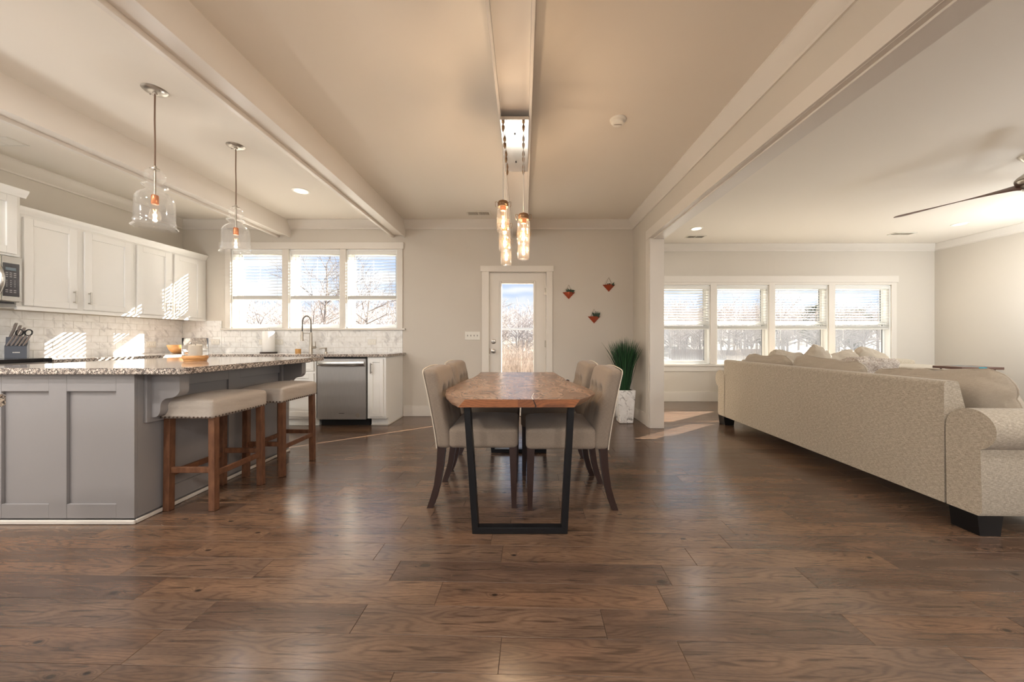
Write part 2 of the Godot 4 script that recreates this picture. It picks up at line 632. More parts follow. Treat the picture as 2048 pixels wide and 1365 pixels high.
func sky_image() -> ImageTexture:
	var w := 1024
	var h := 512
	var n1 := noise(61, 1.0, 4)
	var n2 := noise(67, 1.0, 3)
	var sun := -SUN_WAY.normalized()
	var data := PackedFloat32Array()
	data.resize(w * h * 3)
	var o := 0
	for y in h:
		var el := (0.5 - (y + 0.5) / h) * PI
		for x in w:
			var az := ((x + 0.5) / w - 0.5) * TAU
			var d := Vector3(sin(az) * cos(el), sin(el), -cos(az) * cos(el))
			var up := maxf(d.y, 0.0)
			var c := Vector3(0.52, 0.59, 0.68).lerp(Vector3(0.24, 0.37, 0.62), pow(clampf(up * 2.2, 0, 1), 0.7))
			c = c.lerp(Vector3(0.15, 0.27, 0.54), clampf((up - 0.45) * 1.8, 0, 1))
			# long thin clouds
			var k := 1.0 / (up + 0.12)
			var s := n1.get_noise_2d(d.x * k * 0.55, d.z * k * 1.5) + 0.5 * n2.get_noise_2d(d.x * k * 1.6 + 40.0, d.z * k * 4.5)
			var cl := clampf((s + 0.16) * 2.0, 0, 1)
			c = c.lerp(Vector3(0.68, 0.69, 0.7), cl * 0.85 * clampf(1.2 - up, 0.3, 1))
			var ang := acos(clampf(d.dot(sun), -1, 1))
			c += Vector3(1.0, 0.95, 0.86) * (3.4 * exp(-ang * 3.2) + 3.5 * exp(-ang * 6.0))
			if d.y < 0: c = Vector3(0.42, 0.39, 0.34)
			data[o] = c.x
			data[o + 1] = c.y
			data[o + 2] = c.z
			o += 3
	return ImageTexture.create_from_image(Image.create_from_data(w, h, false, Image.FORMAT_RGBF, data.to_byte_array()))

func _ready() -> void:
	var cam := Camera3D.new()
	cam.name = "camera"
	cam.projection = Camera3D.PROJECTION_FRUSTUM
	cam.near = 0.05
	cam.far = 400.0
	cam.size = 0.05 * 2.0 * 682.5 / 700.0
	cam.frustum_offset = Vector2(-23.0 / 700.0, 0.0) * 0.05   # shifted lens: the horizon and the depth lines meet right of centre
	cam.position = Vector3(0, 1.06, 0)
	add_child(cam)
	cam.current = true
	var sky := Sky.new()
	var sm := PanoramaSkyMaterial.new()
	sm.panorama = sky_image()
	sm.energy_multiplier = 1.2
	sky.sky_material = sm
	var env := Environment.new()
	env.background_mode = Environment.BG_SKY
	env.sky = sky
	env.tonemap_mode = Environment.TONE_MAPPER_LINEAR
	env.tonemap_exposure = 1.33
	env.sdfgi_enabled = true
	env.ssao_enabled = true
	env.ssil_enabled = true
	var we := WorldEnvironment.new()
	we.name = "environment"
	we.environment = env
	add_child(we)
	var sun := DirectionalLight3D.new()
	sun.name = "sun"
	sun.light_color = Color(1.0, 0.97, 0.92)
	sun.light_energy = 14.0
	sun.light_angular_distance = 0.3
	sun.shadow_enabled = true
	sun.basis = Basis.looking_at(SUN_WAY, Vector3.UP)
	add_child(sun)
	make_materials()
	build_shell()
	build_kitchen()
	build_dining()
	build_living()
	build_outdoors()

# ---------------------------------------------------------------- the house (metres; camera at x 0, z 0)
const BACK := -4.93        # dining and kitchen back wall
const LEFT := -4.80
const DIV := 1.542         # dining face of the wall towards the living room
const DIV2 := 1.69
const LBACK := -6.13       # living room back wall
const RIGHT := 7.2
const FRONT := 3.2         # wall behind the camera
const TALL := 2.75
const BEAM := 2.518        # underside of the ceiling beams

func wall_geo(along_z: bool, a: float, b: float, u0: float, u1: float, v0: float, v1: float, holes: Array) -> Geo:
	var g := Geo.new()
	var cuts := [u0, u1]
	for h in holes:
		cuts.append(h[0])
		cuts.append(h[1])
	cuts.sort()
	for i in cuts.size() - 1:
		var c0: float = cuts[i]
		var c1: float = cuts[i + 1]
		if c1 - c0 < 1e-4:
			continue
		var spans := [[v0, v1]]
		for h in holes:
			if h[0] < c0 + 1e-4 and h[1] > c1 - 1e-4:
				var next := []
				for s in spans:
					if h[2] > s[0]: next.append([s[0], minf(h[2], s[1])])
					if h[3] < s[1]: next.append([maxf(h[3], s[0]), s[1]])
				spans = next
		for s in spans:
			if along_z:
				g.span(Vector3(a, s[0], c0), Vector3(b, s[1], c1), 0.0005)
			else:
				g.span(Vector3(c0, s[0], a), Vector3(c1, s[1], b), 0.0005)
	return g

var crown_profile := PackedVector2Array([Vector2(0, 0), Vector2(0.088, 0), Vector2(0.088, -0.012), Vector2(0.078, -0.022), Vector2(0.066, -0.045), Vector2(0.046, -0.072), Vector2(0.024, -0.092), Vector2(0.016, -0.1), Vector2(0.014, -0.118), Vector2(0, -0.118)])

func crown(called: String, out: Vector3, start: Vector3, length: float) -> void:
	var x := out
	var y := Vector3.UP
	var z := x.cross(y)
	var g := Geo.new()
	g.prism(crown_profile, length, Transform3D(Basis(x, y, z), start), 0.8)
	var o := part_mesh(numbered(called), g.mesh(), M.trim, self)
	tag(o, "", "", "", "structure")

func box_struct(called: String, a: Vector3, b: Vector3, m: Material, bev := 0.004) -> void:
	var g := Geo.new()
	g.span(a, b, bev)
	tag(part_mesh(numbered(called), g.mesh(), m, self), "", "", "", "structure")

func window_unit(x0: float, x1: float, y0: float, y1: float, zf: float, hung: bool, label: String) -> void:
	var w := struct("window_%d" % (1 + taken.get("windows", 0)), label)
	taken["windows"] = taken.get("windows", 0) + 1
	var g := Geo.new()
	var zo := zf - 0.15
	g.span(Vector3(x0, y0, zo), Vector3(x0 + 0.016, y1, zf), 0.002)
	g.span(Vector3(x1 - 0.016, y0, zo), Vector3(x1, y1, zf), 0.002)
	g.span(Vector3(x0, y1 - 0.016, zo), Vector3(x1, y1, zf), 0.002)
	g.span(Vector3(x0, y0, zo), Vector3(x1, y0 + 0.016, zf), 0.002)
	part("frame", g, M.vinyl, w)
	var rails := [[y0 + 0.016, y1 - 0.016, zf - 0.125]]
	if hung:
		var mid := (y0 + y1) / 2.0 + 0.02
		rails = [[y0 + 0.016, mid + 0.02, zf - 0.095], [mid - 0.02, y1 - 0.016, zf - 0.125]]
	for r in rails:
		var s := Geo.new()
		var z0: float = r[2] - 0.014
		var z1: float = r[2] + 0.014
		var e := 0.045
		s.span(Vector3(x0 + 0.016, r[0], z0), Vector3(x0 + 0.016 + e, r[1], z1))
		s.span(Vector3(x1 - 0.016 - e, r[0], z0), Vector3(x1 - 0.016, r[1], z1))
		s.span(Vector3(x0 + 0.016 + e, r[0], z0), Vector3(x1 - 0.016 - e, r[0] + e, z1))
		s.span(Vector3(x0 + 0.016 + e, r[1] - e, z0), Vector3(x1 - 0.016 - e, r[1], z1))
		part("sash", s, M.vinyl, w)
		var k := Geo.new()
		k.span(Vector3(x0 + 0.016 + e, r[0] + e, r[2] - 0.002), Vector3(x0 + 0.019 + e, r[1] - e, r[2] + 0.015), 0.0005)
		k.span(Vector3(x1 - 0.019 - e, r[0] + e, r[2] - 0.002), Vector3(x1 - 0.016 - e, r[1] - e, r[2] + 0.015), 0.0005)
		part("gasket", k, M.gasket, w)
		var p := Geo.new()
		p.span(Vector3(x0 + 0.016 + e, r[0] + e, r[2] - 0.002), Vector3(x1 - 0.016 - e, r[1] - e, r[2] + 0.002), 0.0002)
		part("glass_pane", p, M.glass, w)
	if hung:
		var s := Geo.new()
		var mid := (y0 + y1) / 2.0
		s.span(Vector3(x0 + 0.018, y0 + 0.018, zf - 0.143), Vector3(x1 - 0.018, mid, zf - 0.142), 0.0002)
		part("insect_screen", s, M.screen_mesh, w)
	else:
		var c := Geo.new()
		var xm := (x0 + x1) / 2.0 - 0.05
		c.span(Vector3(xm - 0.03, y0 + 0.016, zf - 0.1), Vector3(xm + 0.03, y0 + 0.034, zf - 0.075), 0.006)
		c.tube([Vector3(xm, y0 + 0.03, zf - 0.085), Vector3(xm + 0.03, y0 + 0.045, zf - 0.075), Vector3(xm + 0.07, y0 + 0.04, zf - 0.07)], 0.006, 6)
		part("crank_handle", c, M.vinyl, w)

func blind(called: String, x0: float, x1: float, y_top: float, y_bot: float, zf: float, pitch: float, tilt: float, label: String, group: String, cord_x: float) -> void:
	var b := thing(called, label, "blind", Vector3((x0 + x1) / 2.0, y_bot, zf - 0.035), 0.0, group)
	var w := x1 - x0 - 0.036
	var h := y_top - y_bot
	var g := Geo.new()
	g.box(Vector3(0, h - 0.025, 0.022), Vector3(w + 0.012, 0.075, 0.012), 0.004)
	g.box(Vector3(0, h - 0.025, -0.008), Vector3(w, 0.045, 0.05), 0.003)
	part("valance", g, M.blind, b)
	var s := Geo.new()
	s.t = Transform3D(Basis(Vector3.RIGHT, deg_to_rad(tilt)), Vector3.ZERO)
	var prof := PackedVector2Array()
	for i in 7:
		var q := -1.0 + i / 3.0
		prof.append(Vector2(q * 0.025, 0.0025 * (1.0 - q * q)))
	for i in 7:
		var q := 1.0 - i / 3.0
		prof.append(Vector2(q * 0.025, 0.0025 * (1.0 - q * q) - 0.0028))
	s.prism(prof, w, Transform3D(Basis(Vector3(0, 0, 1), Vector3(0, 1, 0), Vector3(-1, 0, 0)), Vector3(w / 2.0, 0, 0)), 0.8)
	var sm := s.mesh()
	var y := h - 0.085
	while y > 0.06:
		part_mesh("slat", sm, M.blind, b, Transform3D(Basis(), Vector3(0, y, 0)))
		y -= pitch
	var k := Geo.new()
	for i in 9:
		k.box(Vector3(0, 0.018 + i * 0.0044, 0), Vector3(w, 0.0034, 0.05), 0.001)
	part("slat_stack", k, M.blind, b)
	var r := Geo.new()
	r.box(Vector3(0, 0.008, 0), Vector3(w, 0.016, 0.052), 0.004)
	part("bottom_rail", r, M.blind, b)
	var c := Geo.new()
	for q in [-0.36, 0.0, 0.36]:
		for zz in [-0.024, 0.026]:
			c.tube([Vector3(q * w, h - 0.05, zz), Vector3(q * w, 0.0, zz)], 0.0008, 4, false)
	part("ladder_cord", c, M.blind, b)
	var d := Geo.new()
	d.tube([Vector3(cord_x * w, h - 0.06, 0.034), Vector3(cord_x * w + 0.004, 0.1, 0.034), Vector3(cord_x * w, -0.16, 0.034)], 0.0015, 5)
	d.lathe([Vector2(0, 0.03), Vector2(0.003, 0.03), Vector2(0.007, 0.004), Vector2(0.006, 0.0), Vector2(0, 0)], 8, Vector3(cord_x * w, -0.19, 0.034))
	part("pull_cord", d, M.blind, b)

func recessed_light(x: float, z: float, label: String, power: float) -> void:
	var o := thing("recessed_light", label, "ceiling light", Vector3(x, TALL, z), 0.0, "recessed ceiling lights")
	var g := Geo.new()
	g.lathe([Vector2(0.066, 0.0), Vector2(0.07, -0.004), Vector2(0.088, -0.006), Vector2(0.094, -0.003), Vector2(0.094, 0.0)], 32)
	part("trim_ring", g, M.plastic_white, o)
	var l := Geo.new()
	l.lathe([Vector2(0.068, -0.0045), Vector2(0.03, -0.003), Vector2(0, -0.003)], 32)
	part("lens", l, M.can_lens, o)
	var a := AreaLight3D.new()
	a.name = "lamp"
	a.area_size = Vector2(0.12, 0.12)
	a.light_color = Color(1.0, 0.98, 0.96)
	a.light_energy = power
	a.area_range = 30.0
	a.shadow_enabled = true
	a.position = Vector3(0, -0.012, 0)
	a.rotation_degrees.x = -90
	o.add_child(a)

func ceiling_vent(x: float, z: float, lx: float, lz: float, label: String) -> void:
	var o := thing("ceiling_vent", label, "vent", Vector3(x, TALL, z), 0.0, "ceiling air vents")
	var g := Geo.new()
	var e := 0.022
	g.span(Vector3(-lx / 2, -0.008, -lz / 2), Vector3(lx / 2, 0, -lz / 2 + e))
	g.span(Vector3(-lx / 2, -0.008, lz / 2 - e), Vector3(lx / 2, 0, lz / 2))
	g.span(Vector3(-lx / 2, -0.008, -lz / 2 + e), Vector3(-lx / 2 + e, 0, lz / 2 - e))
	g.span(Vector3(lx / 2 - e, -0.008, -lz / 2 + e), Vector3(lx / 2, 0, lz / 2 - e))
	g.span(Vector3(-0.008, -0.008, -lz / 2 + e), Vector3(0.008, 0, lz / 2 - e))
	part("frame", g, M.vent, o)
	var b := Geo.new()
	b.span(Vector3(-lx / 2 + e, -0.001, -lz / 2 + e), Vector3(lx / 2 - e, 0, lz / 2 - e), 0.0002)
	part("backing", b, M.vent_dark, o)
	var s := Geo.new()
	s.t = Transform3D(Basis(Vector3(0, 0, 1), deg_to_rad(40)), Vector3.ZERO)
	s.box(Vector3.ZERO, Vector3(0.009, 0.0015, lz - 2 * e), 0.0004)
	var sm := s.mesh()
	var q := -lx / 2 + e + 0.01
	while q < lx / 2 - e - 0.004:
		part_mesh("louvre", sm, M.vent, o, Transform3D(Basis(), Vector3(q, -0.005, 0)))
		q += 0.0145

func build_floor() -> void:
	var fl := struct("floor", "brown wood plank floor running through the open room")
	var g := Geo.new()
	g.span(Vector3(LEFT - 0.15, -0.16, BACK - 0.15), Vector3(RIGHT + 0.15, -0.022, FRONT + 0.15), 0.001)
	g.span(Vector3(DIV - 0.1, -0.16, LBACK - 0.15), Vector3(RIGHT + 0.15, -0.022, BACK - 0.15), 0.001)
	part("subfloor", g, M.underlay, fl)
	var rng := RandomNumberGenerator.new()
	rng.seed = 4
	var turn := Basis(Vector3.UP, deg_to_rad(-1.5))
	var wide := 0.1405
	var meshes := {}
	var rest := []
	for i in 5: rest.append(Geo.new())
	var row := 0
	var z := -6.45
	while z < FRONT + 0.2:
		var x := -5.4 + rng.randf() * 1.1
		var xmin := LEFT - 0.03 if z > BACK - 0.05 else DIV2 - 0.1
		while x < 7.6:
			var len_: float = [1.24, 1.24, 0.93, 0.62][rng.randi() % 4]
			if x + len_ > 7.45: len_ = 7.45 - x
			if len_ < 0.12: break
			var x0 := maxf(x, xmin)
			var l := x + len_ - x0
			var kind := rng.randi() % 5
			var jig := rng.randf() * 0.0006
			if l > 0.05:
				var c := turn * Vector3(x0 + l / 2, 0, z + wide / 2)
				var near := -c.z
				var in_view := near > 0.75 and near < 3.62 and absf(c.x + 0.03 * near) < near * 1.5 + 0.6 and c.x > -4.2 and c.x < 3.4
				if c.x < -2.3 and near > 2.1: in_view = false
				if in_view:
					var key := "%d" % int(l * 100)
					if not meshes.has(key):
						var p := Geo.new()
						p.box(Vector3(0, -0.0075, 0), Vector3(l - 0.0005, 0.015, wide - 0.0005), 0.0014, Vector2(0.62, 0.0725))
						meshes[key] = p.mesh()
					var flip := Basis(Vector3.UP, PI if rng.randf() < 0.5 else 0.0)
					part_mesh("plank", meshes[key], M["plank%d" % kind], fl, Transform3D(turn * flip, c + Vector3(0, -jig, 0)))
				else:
					var r: Geo = rest[kind]
					r.t = Transform3D(turn, c + Vector3(0, -jig, 0))
					r.box(Vector3(0, -0.0075, 0), Vector3(l - 0.0004, 0.015, wide - 0.0004), 0.0012, Vector2(0.62 + rng.randf(), 0.0725))
			x += len_
		z += wide
		row += 1
	var m := ArrayMesh.new()
	for i in 5:
		m.add_surface_from_arrays(Mesh.PRIMITIVE_TRIANGLES, rest[i].arrays())
		m.surface_set_material(i, M["plank%d" % i])
	var o := part_mesh("plank_field", m, null, fl)
	tag(o, "", "", "", "stuff")

func build_shell() -> void:
	build_floor()
	# kitchen windows and door openings in the back wall
	var kx := [[-4.113, -3.388], [-3.296, -2.578], [-2.493, -1.775]]
	var ky := [1.238, 2.35]
	var holes := []
	for k in kx: holes.append([k[0], k[1], ky[0], ky[1]])
	holes.append([-0.488, 0.326, -0.03, 2.032])
	var wb := struct("wall_back", "warm beige back wall of kitchen and dining area")
	part("plaster", wall_geo(false, BACK - 0.15, BACK, LEFT - 0.15, DIV + 0.05, -0.03, TALL, holes), M.wall, wb)
	var wl := struct("wall_left", "kitchen wall behind the white wall cabinets")
	part("plaster", wall_geo(true, LEFT - 0.15, LEFT, BACK - 0.15, FRONT + 0.15, -0.03, TALL, []), M.wall, wl)
	var wr := struct("wall_right", "short wall and header between dining area and living room")
	var gr := wall_geo(true, DIV, DIV2, LBACK - 0.15, -4.26, -0.03, TALL, [])
	gr.span(Vector3(DIV, 2.33, -4.26), Vector3(DIV2, TALL, FRONT + 0.02), 0.0005)
	part("plaster", gr, M.wall, wr)
	var lx := [[2.35, 3.266], [3.38, 4.291], [4.396, 5.333], [5.447, 6.428]]
	var ly := [0.655, 2.04]
	var lh := []
	for k in lx: lh.append([k[0], k[1], ly[0], ly[1]])
	var wlb := struct("wall_living_back", "living room wall with the row of four windows")
	part("plaster", wall_geo(false, LBACK - 0.15, LBACK, DIV2 - 0.02, RIGHT + 0.15, -0.03, TALL, lh), M.wall, wlb)
	var wlr := struct("wall_living_right", "plain pale right wall of living room")
	part("plaster", wall_geo(true, RIGHT, RIGHT + 0.15, LBACK - 0.15, FRONT + 0.15, -0.03, TALL, []), M.wall, wlr)
	var wf := struct("wall_front", "unseen wall behind the viewpoint, its windows placed to light the rooms from behind")
	part("plaster", wall_geo(false, FRONT, FRONT + 0.15, LEFT - 0.15, RIGHT + 0.15, -0.03, TALL, [[-3.8, -1.2, 0.5, 2.4], [-0.6, 1.3, 0.0, 2.4], [2.4, 6.6, 0.5, 2.4]]), M.wall, wf)
	var gc := Geo.new()
	gc.span(Vector3(LEFT - 0.15, TALL, BACK - 0.15), Vector3(DIV2, TALL + 0.2, FRONT + 0.15), 0.001)
	gc.span(Vector3(DIV2 - 0.14, TALL, LBACK - 0.15), Vector3(RIGHT + 0.15, TALL + 0.2, FRONT + 0.15), 0.001)
	var ce := struct("ceiling", "painted ceiling with boxed beams")
	part("plaster", gc, M.ceiling, ce)
	# three boxed beams with a sunken underside
	for q in [[-1.855, -1.66, 0.034], [-3.47, -3.276, 0.034], [-0.163, 0.053, 0.016]]:
		var b := Geo.new()
		b.span(Vector3(q[0], BEAM, BACK - 0.01), Vector3(q[0] + q[2], TALL + 0.02, FRONT + 0.02), 0.002)
		b.span(Vector3(q[1] - 0.018, BEAM, BACK - 0.01), Vector3(q[1], TALL + 0.02, FRONT + 0.02), 0.002)
		b.span(Vector3(q[0] + q[2], BEAM + 0.028, BACK - 0.01), Vector3(q[1] - 0.018, BEAM + 0.05, FRONT + 0.02), 0.001)
		part("beam", b, M.beam, ce)
	# crown moulding
	crown("trim_1", Vector3(0, 0, 1), Vector3(DIV, TALL, BACK), DIV - LEFT)
	crown("trim_2", Vector3(1, 0, 0), Vector3(LEFT, TALL, BACK), FRONT - BACK)
	crown("trim_3", Vector3(-1, 0, 0), Vector3(DIV, TALL, FRONT), FRONT - BACK)
	crown("trim_4", Vector3(0, 0, 1), Vector3(RIGHT, TALL, LBACK), RIGHT - DIV2)
	crown("trim_5", Vector3(-1, 0, 0), Vector3(RIGHT, TALL, FRONT), FRONT - LBACK)
	# baseboards
	box_struct("baseboard_back", Vector3(-1.69, 0, BACK), Vector3(-0.59, 0.155, BACK + 0.016), M.trim)
	box_struct("baseboard_back", Vector3(0.412, 0, BACK), Vector3(DIV, 0.155, BACK + 0.016), M.trim)
	box_struct("baseboard_right", Vector3(DIV - 0.016, 0, BACK + 0.016), Vector3(DIV, 0.155, -4.36), M.trim)
	box_struct("baseboard_living_back", Vector3(DIV2, 0, LBACK), Vector3(RIGHT, 0.17, LBACK + 0.016), M.trim)
	box_struct("baseboard_living_right", Vector3(RIGHT - 0.016, 0, LBACK + 0.016), Vector3(RIGHT, 0.17, FRONT), M.trim)
	# cased opening to the living room
	var op := struct("trim_6", "white casing round the wide opening to the living room")
	var cg := Geo.new()
	cg.span(Vector3(DIV - 0.02, 0, -4.36), Vector3(DIV, 2.31, -4.262), 0.003)
	part("side_casing", cg, M.trim, op)
	var ch := Geo.new()
	ch.span(Vector3(DIV - 0.02, 2.31, -4.36), Vector3(DIV, 2.425, FRONT), 0.003)
	part("head_casing", ch, M.trim, op)
	var cj := Geo.new()
	cj.span(Vector3(DIV - 0.012, 0, -4.26), Vector3(DIV2 + 0.012, 2.33, -4.236), 0.003)
	cj.span(Vector3(DIV - 0.004, 2.308, -4.236), Vector3(DIV2 + 0.012, 2.33, FRONT), 0.003)
	cj.span(Vector3(DIV + 0.03, 2.296, -4.236), Vector3(DIV2 + 0.012, 2.31, FRONT), 0.003)
	part("jamb", cj, M.trim, op)
	# kitchen window set
	for i in 3:
		window_unit(kx[i][0], kx[i][1], ky[0], ky[1], BACK, false, "kitchen window in the row of three, %s" % ["nearest the wall cabinets", "in the middle above the faucet", "nearest the glazed door"][i])
	var kt := struct("trim_7", "flat white casing round the three kitchen windows")
	var hb := Geo.new()
	hb.span(Vector3(-4.275, 2.352, BACK), Vector3(-1.683, 2.447, BACK + 0.026))
	part("header_board", hb, M.trim, kt)
	for q in [[-4.19, -4.113], [-3.388, -3.296], [-2.578, -2.493], [-1.775, -1.697]]:
		var c := Geo.new()
		c.span(Vector3(q[0], 1.236, BACK), Vector3(q[1], 2.352, BACK + 0.02))
		part("casing_board", c, M.trim, kt)
	var sb := Geo.new()
	sb.span(Vector3(-4.24, 1.212, BACK), Vector3(-1.66, 1.238, BACK + 0.04))
	part("sill", sb, M.trim, kt)
	var bw := ["left kitchen window nearest the wall cabinets", "middle kitchen window above the faucet", "right kitchen window nearest the glazed door"]
	for i in 3:
		blind("window_blind", kx[i][0], kx[i][1], ky[1] - 0.005, 1.645, BACK, 0.0435, 14.0, "white slatted blind half raised in the %s" % bw[i], "kitchen window blinds", [0.4, -0.4, -0.4][i])
	# living room window set
	for i in 4:
		window_unit(lx[i][0], lx[i][1], ly[0], ly[1], LBACK, true, "living room window in the row of four, %s" % ["beside the opening casing", "second from the opening casing", "third from the opening casing", "nearest the right wall"][i])
	var lt := struct("trim_8", "flat white casing round the four living room windows")
	var lhb := Geo.new()
	lhb.span(Vector3(2.16, 2.085, LBACK), Vector3(6.55, 2.2, LBACK + 0.026))
	part("header_board", lhb, M.trim, lt)
	for q in [[2.24, 2.35], [3.266, 3.38], [4.291, 4.396], [5.333, 5.447], [6.428, 6.52]]:
		var c := Geo.new()
		c.span(Vector3(q[0], 0.655, LBACK), Vector3(q[1], 2.085, LBACK + 0.02))
		part("casing_board", c, M.trim, lt)
	var lhd := Geo.new()
	lhd.span(Vector3(2.24, 2.04, LBACK), Vector3(6.52, 2.086, LBACK + 0.018))
	part("head_casing", lhd, M.trim, lt)
	var ls := Geo.new()
	ls.span(Vector3(2.2, 0.62, LBACK), Vector3(6.56, 0.655, LBACK + 0.05))
	part("sill", ls, M.trim, lt)
	var la := Geo.new()
	la.span(Vector3(2.24, 0.53, LBACK), Vector3(6.52, 0.62, LBACK + 0.018))
	part("apron", la, M.trim, lt)
	var lw := ["beside the opening casing", "second from the opening casing", "third from the opening casing", "nearest the right wall"]
	for i in 4:
		blind("window_blind", lx[i][0], lx[i][1], ly[1] - 0.005, 1.265, LBACK, 0.0455, [26.0, 12.0, 14.0, 12.0][i], "white slatted blind half raised in the living room window %s" % lw[i], "living room window blinds", [0.38, -0.4, -0.4, -0.36][i])
	# exterior door
	var dr := struct("door_1", "beige door with a full glass pane at the end of the dining table")
	var sl := Geo.new()
	for q in [[-0.479, -0.325, 0.02, 2.025], [0.155, 0.317, 0.02, 2.025], [-0.325, 0.155, 1.89, 2.025], [-0.325, 0.155, 0.02, 0.3]]:
		sl.span(Vector3(q[0], q[2], BACK - 0.075), Vector3(q[1], q[3], BACK - 0.03), 0.001)
	part("slab", sl, M.door_paint, dr)
	var lf := Geo.new()
	for q in [[-0.345, -0.31, 0.28, 1.91], [0.14, 0.175, 0.28, 1.91], [-0.31, 0.14, 1.872, 1.91], [-0.31, 0.14, 0.28, 0.318]]:
		lf.span(Vector3(q[0], q[2], BACK - 0.085), Vector3(q[1], q[3], BACK - 0.02), 0.006)
	part("glass_frame", lf, M.door_paint, dr)
	var gp := Geo.new()
	gp.span(Vector3(-0.32, 0.3, BACK - 0.054), Vector3(0.15, 1.89, BACK - 0.05), 0.0002)
	part("glass_pane", gp, M.glass, dr)
	var jm := Geo.new()
	jm.span(Vector3(-0.488, 0, BACK - 0.15), Vector3(-0.482, 2.032, BACK))
	jm.span(Vector3(0.32, 0, BACK - 0.15), Vector3(0.326, 2.032, BACK))
	jm.span(Vector3(-0.482, 2.027, BACK - 0.15), Vector3(0.32, 2.032, BACK))
	jm.span(Vector3(-0.482, 0.0, BACK - 0.15), Vector3(0.32, 0.018, BACK - 0.01))
	part("jamb", jm, M.door_paint, dr)
	for q in [["casing_board", -0.585, -0.486, 0.0, 2.035], ["casing_board", 0.322, 0.408, 0.0, 2.035], ["header_board", -0.605, 0.425, 2.035, 2.118]]:
		var c := Geo.new()
		c.span(Vector3(q[1], q[3], BACK), Vector3(q[2], q[4], BACK + (0.024 if q[0] == "header_board" else 0.018)))
		part(q[0], c, M.door_paint, dr)
	for hy in [1.76, 1.02, 0.3]:
		var h := Geo.new()
		h.tube([Vector3(0.32, hy - 0.05, BACK - 0.022), Vector3(0.32, hy + 0.05, BACK - 0.022)], 0.008, 8)
		h.span(Vector3(0.3, hy - 0.048, BACK - 0.032), Vector3(0.325, hy + 0.048, BACK - 0.027), 0.001)
		part("hinge", h, M.nickel_soft, dr)
	var kx0 := -0.425
	var db := Geo.new()
	db.t = Transform3D(Basis(Vector3.RIGHT, PI / 2), Vector3(kx0, 1.053, BACK - 0.03))
	db.lathe([Vector2(0.033, 0), Vector2(0.033, 0.008), Vector2(0.028, 0.012), Vector2(0.012, 0.013), Vector2(0, 0.013)], 24)
	db.box(Vector3(0, 0.02, 0), Vector3(0.01, 0.02, 0.03), 0.003)
	part("deadbolt", db, M.nickel, dr)
	var kb := Geo.new()
	kb.t = Transform3D(Basis(Vector3.RIGHT, PI / 2), Vector3(kx0, 0.918, BACK - 0.03))
	kb.lathe([Vector2(0.034, 0), Vector2(0.033, 0.008), Vector2(0.014, 0.014), Vector2(0.012, 0.034), Vector2(0.024, 0.044), Vector2(0.029, 0.056), Vector2(0.026, 0.068), Vector2(0.012, 0.074), Vector2(0, 0.074)], 24)
	part("knob", kb, M.nickel, dr)
	var st := Geo.new()
	st.span(Vector3(-0.484, 0.88, BACK - 0.03), Vector3(-0.478, 0.96, BACK - 0.012), 0.001)
	part("strike_plate", st, M.old_brass, dr)
	# unseen windows behind the viewpoint, placed to light the sides facing it
	for q in [[-3.8, -1.2], [2.4, 6.6]]:
		unseen_window(q[0], q[1], 0.5)
	unseen_window(-0.6, 1.3, 0.0)

func unseen_window(x0: float, x1: float, y0: float) -> void:
	var w := struct("window_%d" % (1 + taken.get("windows", 0)), "unseen wide window behind the viewpoint, placed to let sky light in")
	taken["windows"] = taken.get("windows", 0) + 1
	var g := Geo.new()
	var y1 := 2.4
	g.span(Vector3(x0, y0, FRONT), Vector3(x0 + 0.05, y1, FRONT + 0.14))
	g.span(Vector3(x1 - 0.05, y0, FRONT), Vector3(x1, y1, FRONT + 0.14))
	g.span(Vector3(x0 + 0.05, y1 - 0.05, FRONT), Vector3(x1 - 0.05, y1, FRONT + 0.14))
	g.span(Vector3(x0 + 0.05, y0, FRONT), Vector3(x1 - 0.05, y0 + 0.05, FRONT + 0.14))
	g.span(Vector3((x0 + x1) / 2 - 0.03, y0 + 0.05, FRONT + 0.02), Vector3((x0 + x1) / 2 + 0.03, y1 - 0.05, FRONT + 0.12))
	part("frame", g, M.vinyl, w)
	var p := Geo.new()
	p.span(Vector3(x0 + 0.05, y0 + 0.05, FRONT + 0.07), Vector3(x1 - 0.05, y1 - 0.05, FRONT + 0.074), 0.0002)
	part("glass_pane", p, M.glass, w)

